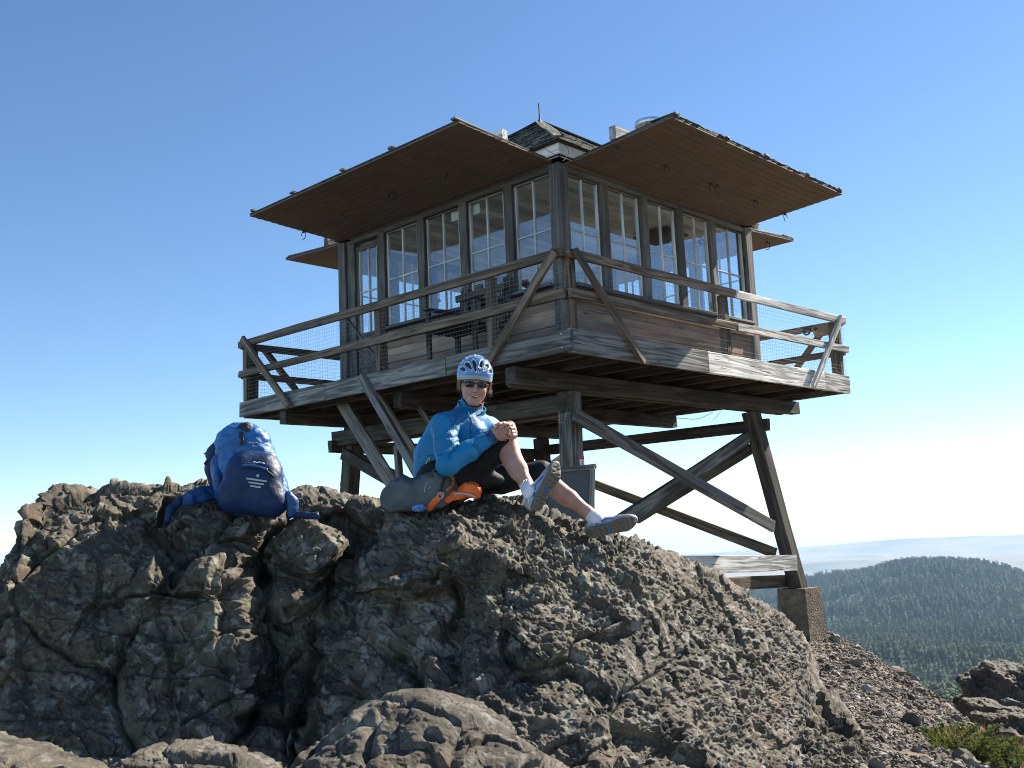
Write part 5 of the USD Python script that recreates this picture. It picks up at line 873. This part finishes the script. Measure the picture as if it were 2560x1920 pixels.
# hair round the ears and nape
g = np.random.default_rng(17); hb_ = Mb()
for k in range(420):
    s = 1 if k % 2 else -1; a = g.uniform(-1.9, -.05) if g.random() < .75 else g.uniform(-.15, .35)
    base = H(s * (.074 - .006 * abs(a)), .045 + g.uniform(-.01, .02), -.012 + .075 * math.sin(a + .35) - .01); L = g.uniform(.045, .090) if a < -.2 else g.uniform(.02, .05); out = s * g.uniform(.000, .022)
    p1 = base + hr * (s * .010 + out * .5) - hu * L * .5 + hh * g.uniform(-.008, .006); p2 = base + hr * out - hu * L + hh * g.uniform(-.022, .010); w = g.uniform(.0016, .0032)
    hb_.tube([base, (base + p1) / 2 + hr * s * .004, p1, p2], [w, w, w * .8, .0005], 4)
for k in range(26): base = H(.072, .0, -.03) + hu * g.uniform(-.03, .03); hb_.tube([base, base + hr * .014 - hu * .008, base + hr * g.uniform(.02, .038) - hu * g.uniform(-.005, .05)], [.0011, .0009, .0004], 4)
for k in range(30): t = g.uniform(-1, 1); base = H(t * .062, .052 - .01 * t * t, .066 - .03 * t * t); hb_.tube([base, base - hu * g.uniform(.006, .016) + hr * t * .006 + hh * .004], [.0022, .0006], 4)
hb_.put(PS, 'hair', M_HAIR, smooth=True)
# helmet: dome with teardrop vents
NA, NB = 150, 130; az = np.linspace(-math.pi, math.pi, NA + 1)[:-1]; el = np.linspace(-.30, math.pi / 2 - 1e-3, NB); AZ, EL = np.meshgrid(az, el, indexing='ij')
X_, Y_, Z_ = np.cos(EL) * np.sin(AZ), np.cos(EL) * np.cos(AZ), np.sin(EL)      # right, front, up
lat = np.degrees(np.arctan2(X_, np.maximum(Z_, -.3) + .55)); lon = np.degrees(np.arctan2(Y_, np.maximum(Z_, .02)))
vent = np.zeros_like(lat) - 1
for la, lo, wa, wl, sk in ((-9.5, 62, 5.6, 24, .06), (9.5, 62, 5.6, 24, -.06), (-27, 58, 6.6, 19, .13), (27, 58, 6.6, 19, -.13), (-45, 64, 6.4, 17, .04), (45, 64, 6.4, 17, -.04), (0, 12, 5.0, 18, 0), (-18, 10, 5.6, 21, 0), (18, 10, 5.6, 21, 0), (-36, 4, 5.6, 24, 0), (36, 4, 5.6, 24, 0), (-10, -48, 5.5, 22, 0), (10, -48, 5.5, 22, 0), (-29, -45, 5.5, 20, 0), (29, -45, 5.5, 20, 0)):
    vent = np.maximum(vent, 1 - (((lat - la - sk * (lon - lo)) / wa) ** 2 + ((lon - lo) / wl) ** 2))
rib = np.cos(np.radians(lat) * 2 * math.pi / .253) * np.clip((Z_ - .05) * 3, 0, 1)
rr_ = 1 + .030 * rib * 0 + .045 * np.clip(-vent + .05, -1, .5) * np.clip((Z_ - .0) * 3, 0, 1) + .015
low = H(0, .052, -.020); hx, hy, hz_ = .098, .128, .112
brim = np.where(Z_ < .0, 1 + .03 * Z_, 1); P_ = low + ((X_ * hx * rr_ * brim)[..., None] * hr + (Y_ * hy * rr_ * brim)[..., None] * hh + ((Z_ * hz_ * rr_) + .018 * np.clip(Y_, 0, 1) ** 2 * np.clip(.5 - Z_, 0, 1))[..., None] * hu)
V_ = P_.reshape(-1, 3); i, j = np.meshgrid(np.arange(NA), np.arange(NB - 1), indexing='ij'); q = np.stack([i * NB + j, ((i + 1) % NA) * NB + j, ((i + 1) % NA) * NB + j + 1, i * NB + j + 1], -1).reshape(-1, 4)
vq = vent.ravel()[q].mean(1); zq = Z_.ravel()[q].mean(1); yq = Y_.ravel()[q].mean(1); xq = X_.ravel()[q].mean(1); lq = lat.ravel()[q].mean(1)
hole = (vq > .0) & (zq > .08); band = zq < -.10; trim = (~hole) & (~band) & (vq > -.30) ; shell = (~hole) & (~band) & (~trim)
def shell_part(parent, name, m, msk, thick=.008):
    fq = q[msk]; used = np.unique(fq); mp = np.full(len(V_), -1); mp[used] = np.arange(len(used)); a = V_[used]; ctr = low; inn = a + (ctr - a) * (thick / .11); fa = mp[fq]; n = len(used)
    fout = np.vstack([fa[:, [0, 1, 2]], fa[:, [0, 2, 3]]]); fin = fout[:, ::-1] + n
    e = np.vstack([fa[:, [0, 1]], fa[:, [1, 2]], fa[:, [2, 3]], fa[:, [3, 0]]]); key = {tuple(x) for x in e.tolist()}; bd = A3([x for x in e.tolist() if (x[1], x[0]) not in key]); side = np.vstack([np.column_stack([bd[:, 1], bd[:, 0], bd[:, 0] + n]), np.column_stack([bd[:, 1], bd[:, 0] + n, bd[:, 1] + n])])
    F_ = np.vstack([fout, fin, side]); vv2 = np.vstack([a, inn]); c0 = vv2[fout[:, 0]] - ctr
    if (np.cross(vv2[fout[:, 1]] - vv2[fout[:, 0]], vv2[fout[:, 2]] - vv2[fout[:, 0]]) * c0).sum() < 0: F_ = F_[:, ::-1]
    return put(parent, name, (vv2, F_), m, smooth=50)
HM = shell_part(PS, 'helmet', M_HBLUE, shell); shell_part(HM, 'silver_trim', M_HSILV, trim); shell_part(HM, 'lower_band', M_HGREY, band)
m = trimesh.creation.icosphere(4, 1.0); m.apply_transform(np.vstack([np.column_stack([A3([hr, hh, hu]).T * A3([hx * .93, hy * .93, hz_ * .90]), low]), [0, 0, 0, 1]])); mv_, mf_ = np.array(m.vertices), np.array(m.faces); kp = ((mv_[mf_].mean(1) - low) @ hu) > -.004; put(HM, 'liner', (mv_, mf_[kp]), M_HDARK, smooth=True)
em = H(.012, .093, .104); put(HM, 'emblem', trimesh.creation.icosphere(1, .007).apply_translation(em), M_HSILV)
for s in (-1, 1):
    Mb().tube([H(s * .086, .035, .02), H(s * .078, -.03, .01), H(s * .066, -.075, .014), H(s * .03, -.112, .030), H(0, -.121, .034)], .0042, 6).put(HM, 'chin_strap', M_STRAPBLK, smooth=True); Mb().tube([H(s * .086, .035, -.05), H(s * .080, -.02, -.02), H(s * .068, -.072, .010)], .0035, 6).put(HM, 'chin_strap', M_STRAPBLK, smooth=True)
Mb().tube([H(.02, -.121, .034), H(.045, -.104, .026)], .0065, 6).put(HM, 'buckle', M_STRAPBLK)
# --- clothes
def folds(v, n, seed, amp, sc):
    w = meshkit.fbm(v * sc, 3, seed); rdg = 1 - np.abs(2 * meshkit.fbm(v * A3(sc) * 1.6, 2, seed + 1) - 1); return v + n * ((w - .5) * amp + (rdg - .7) * amp * .8)[:, None]
jk = Skin(); jk.limb((neck0 - VU * .02, .072), (chest, .118), (belly, .118), (pel + VU * .02, .112), k=.05); jk.egg(chest + vv(.03, .02, -.02), A3([VR * .8 + VF * .6, VU, VF * .8 - VR * .6]), (.105, .115, .135), k=.06)
jk.limb((shR + VU * .0, .072), (neck0 + VU * .004, .066), (shL, .070), k=.05); jk.limb((shR, .070), (shR + (elR - shR) * .5, .060), (elR, .054), k=.035); jk.limb((elR, .054), (elR + (wrR - elR) * .45, .051), (wrR - (wrR - elR) * .19, .040), k=.025)
jk.limb((shL, .066), (elL, .052), (wrL - (wrL - elL) * .12, .040), k=.03); jk.egg(J(1190, 1088, 5.56), HX, (.05, .045, .05), k=.04); jk.limb((J(1098, 1078, 5.66), .075), (J(1083, 1135, 5.67), .088), (J(1079, 1185, 5.67), .090), k=.05)
jk.limb((neck0 + VU * .01, .066), (neck1 + VU * .004 - VR * .006 + VF * .02, .062), k=.03)
jk.half(neck1 + VU * .014 - VR * .02, VU * .92 + VR * .22 - VF * .30); jk.half(pel - VU * .025, -VU * .95 + VR * .20); 
dcf = (wrR - elR) / np.linalg.norm(wrR - elR)
v, f = jk.mesh(.0045, 2); n = normals_of(v, f)
# drawn-in folds at the elbow, belly and arm pit
wts = np.exp(-(np.linalg.norm(v - J(1150, 1135, 5.40), axis=1) / .10) ** 2) + .7 * np.exp(-(np.linalg.norm(v - J(1120, 1105, 5.38), axis=1) / .08) ** 2) + .6 * np.exp(-(np.linalg.norm(v - J(1190, 1120, 5.5), axis=1) / .10) ** 2)
dirf = VR * .8 + VU * .6; s_ = (v - chest) @ (VU * .8 - VR * .6); s2 = meshkit.fbm(v * 12, 2, 9) * 3.2
v = folds(v, n, 3, .011, (8, 8, 8)); v = v + n * (np.sin(s_ * 170 + s2 * 4) * .0034 * wts)[:, None]
JV = v; JK = put(PS, 'jacket', (v, f), M_JACKET, smooth=True)
v, f = Skin().limb((wrR - (wrR - elR) * .20, .0455), (wrR, .0395), k=.01).half(wrR + dcf * .012, dcf).half(wrR - dcf * .042, -dcf).mesh(.004, 2); put(JK, 'cuff', (v, f), M_CUFF, smooth=True)
dcl = (wrL - elL) / np.linalg.norm(wrL - elL); v, f = Skin().limb((wrL - (wrL - elL) * .2, .044), (wrL, .040), k=.01).half(wrL + dcl * .015, dcl).mesh(.004, 2); put(JK, 'cuff', (v, f), M_CUFF, smooth=True)
# standing collar, open in front
cb, ct = J(1173, 1040, 5.625), J(1183, 1004, 5.615); ax = (ct - cb) / np.linalg.norm(ct - cb); e1 = VR - ax * (VR @ ax); e1 /= np.linalg.norm(e1); e2 = np.cross(ax, e1); e2 = e2 if e2 @ VF > 0 else -e2
th = np.linspace(-.24 * math.pi, 1.20 * math.pi, 40); th = th; rows = []
for s in np.linspace(0, 1, 6):
    rad = .078 + .004 * s; ztop = s * (.072 + .012 * np.sin(th)); rows.append(cb - ax * .012 + ax * ztop[:, None] + rad * (np.cos(th)[:, None] * e1 + np.sin(th)[:, None] * e2 * 1.02) + ax * 0)
rows = A3(rows); n1 = rows.shape[1]; inner = rows - .0 * rows; cen = cb + ax * .03; inn = rows + (cen - rows - ((cen - rows) @ ax)[..., None] * ax) * .06
v = np.vstack([rows.reshape(-1, 3), inn.reshape(-1, 3)]); v = v + (meshkit.fbm(v * 18, 2, 3) - .5)[:, None] * .010; K = 6 * n1; ff = []
for a in range(5):
    for b in range(n1 - 1): p0 = a * n1 + b; ff += [(p0, p0 + 1, p0 + n1 + 1), (p0, p0 + n1 + 1, p0 + n1), (K + p0, K + p0 + n1 + 1, K + p0 + 1), (K + p0, K + p0 + n1, K + p0 + n1 + 1)]
for b in range(n1 - 1): p0 = 5 * n1 + b; ff += [(p0, p0 + 1, K + p0 + 1), (p0, K + p0 + 1, K + p0)]
for a in range(5):
    for b in (0, n1 - 1): p0 = a * n1 + b; ff += [(p0, p0 + n1, K + p0 + n1), (p0, K + p0 + n1, K + p0)]
put(JK, 'collar', (v, A3(ff)), M_JACKET, smooth=40)
ident = lambda x, y: (x, y)
path_on(JK, 'zip', ident, [(1176, 1042), (1179, 1058), (1178, 1070), (1177, 1082), (1176, 1092)], JV, M_CUFF, .0035); path_on(JK, 'zip_pull', ident, [(1172, 1030), (1173, 1040)], JV, M_HSILV, .0025, -.0)
path_on(JK, 'lime_pocket_zip', ident, [(1074, 1144), (1068, 1153), (1063, 1166), (1061, 1177)], JV, M_LIME, .0024); path_on(JK, 'lime_pocket_zip', ident, [(1075, 1146), (1073, 1156), (1069, 1168), (1066, 1176)], JV, M_LIME, .0020)
path_on(JK, 'waist_seam', ident, [(1046, 1142), (1070, 1139), (1096, 1137), (1112, 1136)], JV, M_CUFF, .0018)
path_on(JK, 'seam', ident, [(1146, 1040), (1136, 1062), (1132, 1090), (1136, 1116)], JV, M_CUFF, .0014, .0004); path_on(JK, 'seam', ident, [(1092, 1072), (1088, 1100), (1092, 1130)], JV, M_CUFF, .0012, .0003)
for x, y in ((1216, 1082), (1219, 1090)): path_on(JK, 'cuff_stitch', ident, [(x, y), (x + 3, y + 8), (x + 5, y + 16)], JV, M_CUFF, .0010, .0003)
# shorts
so = Skin(); so.limb((pel - VU * .02, .120), (hipR, .105), k=.05).limb((pel - VU * .02, .115), (hipL, .105), k=.05); thR = kneeR - hipR; so.limb((hipR, .105), (hipR + thR * .55, .088), (hipR + thR * .97, .068), k=.04)
thL = kneeL - hipL; so.limb((hipL, .105), (hipL + thL * .55, .085), (kneeL, .068), (kneeL + (ankL - kneeL) * .14, .060), k=.04); so.egg(J(1120, 1205, 5.68), HX, (.12, .05, .15), k=.04)
so.egg(hipR + thR * .4 - VU * .06, A3([thR / np.linalg.norm(thR), VU, VF]), (.18, .06, .075), k=.04)
v, f = so.mesh(.0048, 2)
hemR = hipR + thR * .93; kq = (v - hemR) @ (thR / np.linalg.norm(thR)); v = folds(v, normals_of(v, f), 5, .010, (9, 9, 9)); put(PS, 'shorts', (v, f), M_SHORTS, smooth=True)
# --- shoes
def shoe(heel, axis, sole_n, L, side):
    """heel: back lower point; axis: heel to toe; sole_n: out of the sole."""
    x = axis / np.linalg.norm(axis); z = -(sole_n - x * (sole_n @ x)); z /= np.linalg.norm(z); y = np.cross(z, x)
    W = lambda a, b, c: heel + x * a + y * b + z * c
    sx = np.linspace(0, 1, 34); wl = np.interp(sx, [0, .03, .12, .3, .45, .62, .78, .9, .97, 1], [.012, .024, .033, .0335, .0335, .041, .046, .040, .026, .008]); off = side * np.interp(sx, [0, .4, .7, 1], [0, -.003, .0035, .002])
    bot = np.interp(sx, [0, .08, .5, .8, 1], [.010, 0, .003, .0, .022]); top = bot + np.interp(sx, [0, .1, .5, 1], [.021, .024, .018, .012]); rows = []
    for i, t in enumerate(sx):
        lug = .0035 * (1 if (i % 3) else -1.2); w = wl[i]; rows.append([W(t * L, off[i] + w * a, c) for a, c in ((-1, top[i]), (-1.06, (top[i] + bot[i]) / 2), (-.93, bot[i]), (-.45, bot[i] - lug), (.0, bot[i] + .003), (.45, bot[i] - lug), (.93, bot[i]), (1.06, (top[i] + bot[i]) / 2), (1, top[i]))])
    v = A3(rows).reshape(-1, 3); n = 9; ff = [(i * n + k, i * n + (k + 1) % n, (i + 1) * n + (k + 1) % n, (i + 1) * n + k) for i in range(33) for k in range(n)]; f4 = A3(ff); fv = v[f4]; c0 = v.mean(0)
    if (np.cross(fv[:, 1] - fv[:, 0], fv[:, 2] - fv[:, 0]) * (fv.mean(1) - c0)).sum() < 0: f4 = f4[:, ::-1]
    SHO = None
    up_ = Skin(); up_.egg(W(.78 * L, side * .003, .034), A3([x, y, z]), (.075, .043, .034), k=.02); up_.limb((W(.15 * L, 0, .045), .030), (W(.20 * L, 0, .075), .033), k=.02); up_.limb((W(.22 * L, 0, .055), .036), (W(.45 * L, 0, .058), .034), (W(.66 * L, side * .002, .044), .034), k=.03); up_.limb((W(.30 * L, 0, .080), .026), (W(.52 * L, 0, .070), .022), k=.02); up_.limb((W(.05 * L, 0, .05), .018), (W(.06 * L, 0, .088), .013), k=.02); up_.half(W(0, 0, .018), -z)
    vu, fu = up_.mesh(.004, 2); SHO = put(PS, 'shoe', (vu, fu), M_SHOEG, smooth=True); put(SHO, 'sole', (v, f4), M_SOLE, smooth=40)
    for t in (.36, .46, .56, .66): a = t * L; hgt = np.interp(t, [.36, .66], [.098, .082]); Mb().tube([W(a, -.024, hgt - .012), W(a + .004, 0, hgt), W(a, .024, hgt - .012)], .003, 5).put(SHO, 'lace', M_LACE)
    Mb().tube([W(.34 * L, 0, .103), W(.36 * L, .016, .120), W(.40 * L, .020, .112), W(.38 * L, .004, .102), W(.36 * L, -.018, .122), W(.40 * L, -.022, .108)], .0018, 5).put(SHO, 'lace', M_LACE)
    for sy in (-1, 1):
        P0 = [W(t * L, sy * (np.interp(t, [.2, .5, .7], [.034, .036, .040]) + .001), h) for t, h in ((.22, .032), (.34, .046), (.46, .052), (.58, .040), (.66, .032))]; Mb().tube(P0, [.004, .007, .007, .006, .004], 6).put(SHO, 'blue_panel', M_SHOEB, smooth=True)
        Mb().tube([W(t * L, sy * .0355, h) for t, h in ((.06, .040), (.16, .055), (.26, .052), (.34, .034))], .0028, 5).put(SHO, 'silver_line', M_LACE, smooth=True)
    Mb().tube([W(.42 * L, -.03, .010), W(.44 * L, 0, .004), W(.46 * L, .03, .010)], .008, 6).put(SHO, 'arch_bridge', M_SHOEB, smooth=True)
    return W
WR = shoe(J(1340, 1278, 5.20), vv(.11, .20, .06), vv(.62, -.12, -.78), .275, 1)
v, f = Skin().limb((ankR - dR * .035, .0385), (ankR + dR * .01, .037), (WR(.055, 0, .075), .031), k=.02).half(ankR - dR * .045, -dR).mesh(.004, 2); put(PS, 'sock', (v, f), M_SOCK, smooth=True)
WL = shoe(J(1466, 1338, 5.60), vv(.285, .070, .0), vv(.13, -.40, -.90), .29, -1)
v, f = Skin().limb((ankL - dL * .03, .039), (ankL + dL * .01, .039), (WL(.055, 0, .075), .031), k=.02).half(ankL - dL * .04, -dL).mesh(.004, 2); put(PS, 'sock', (v, f), M_SOCK, smooth=True)
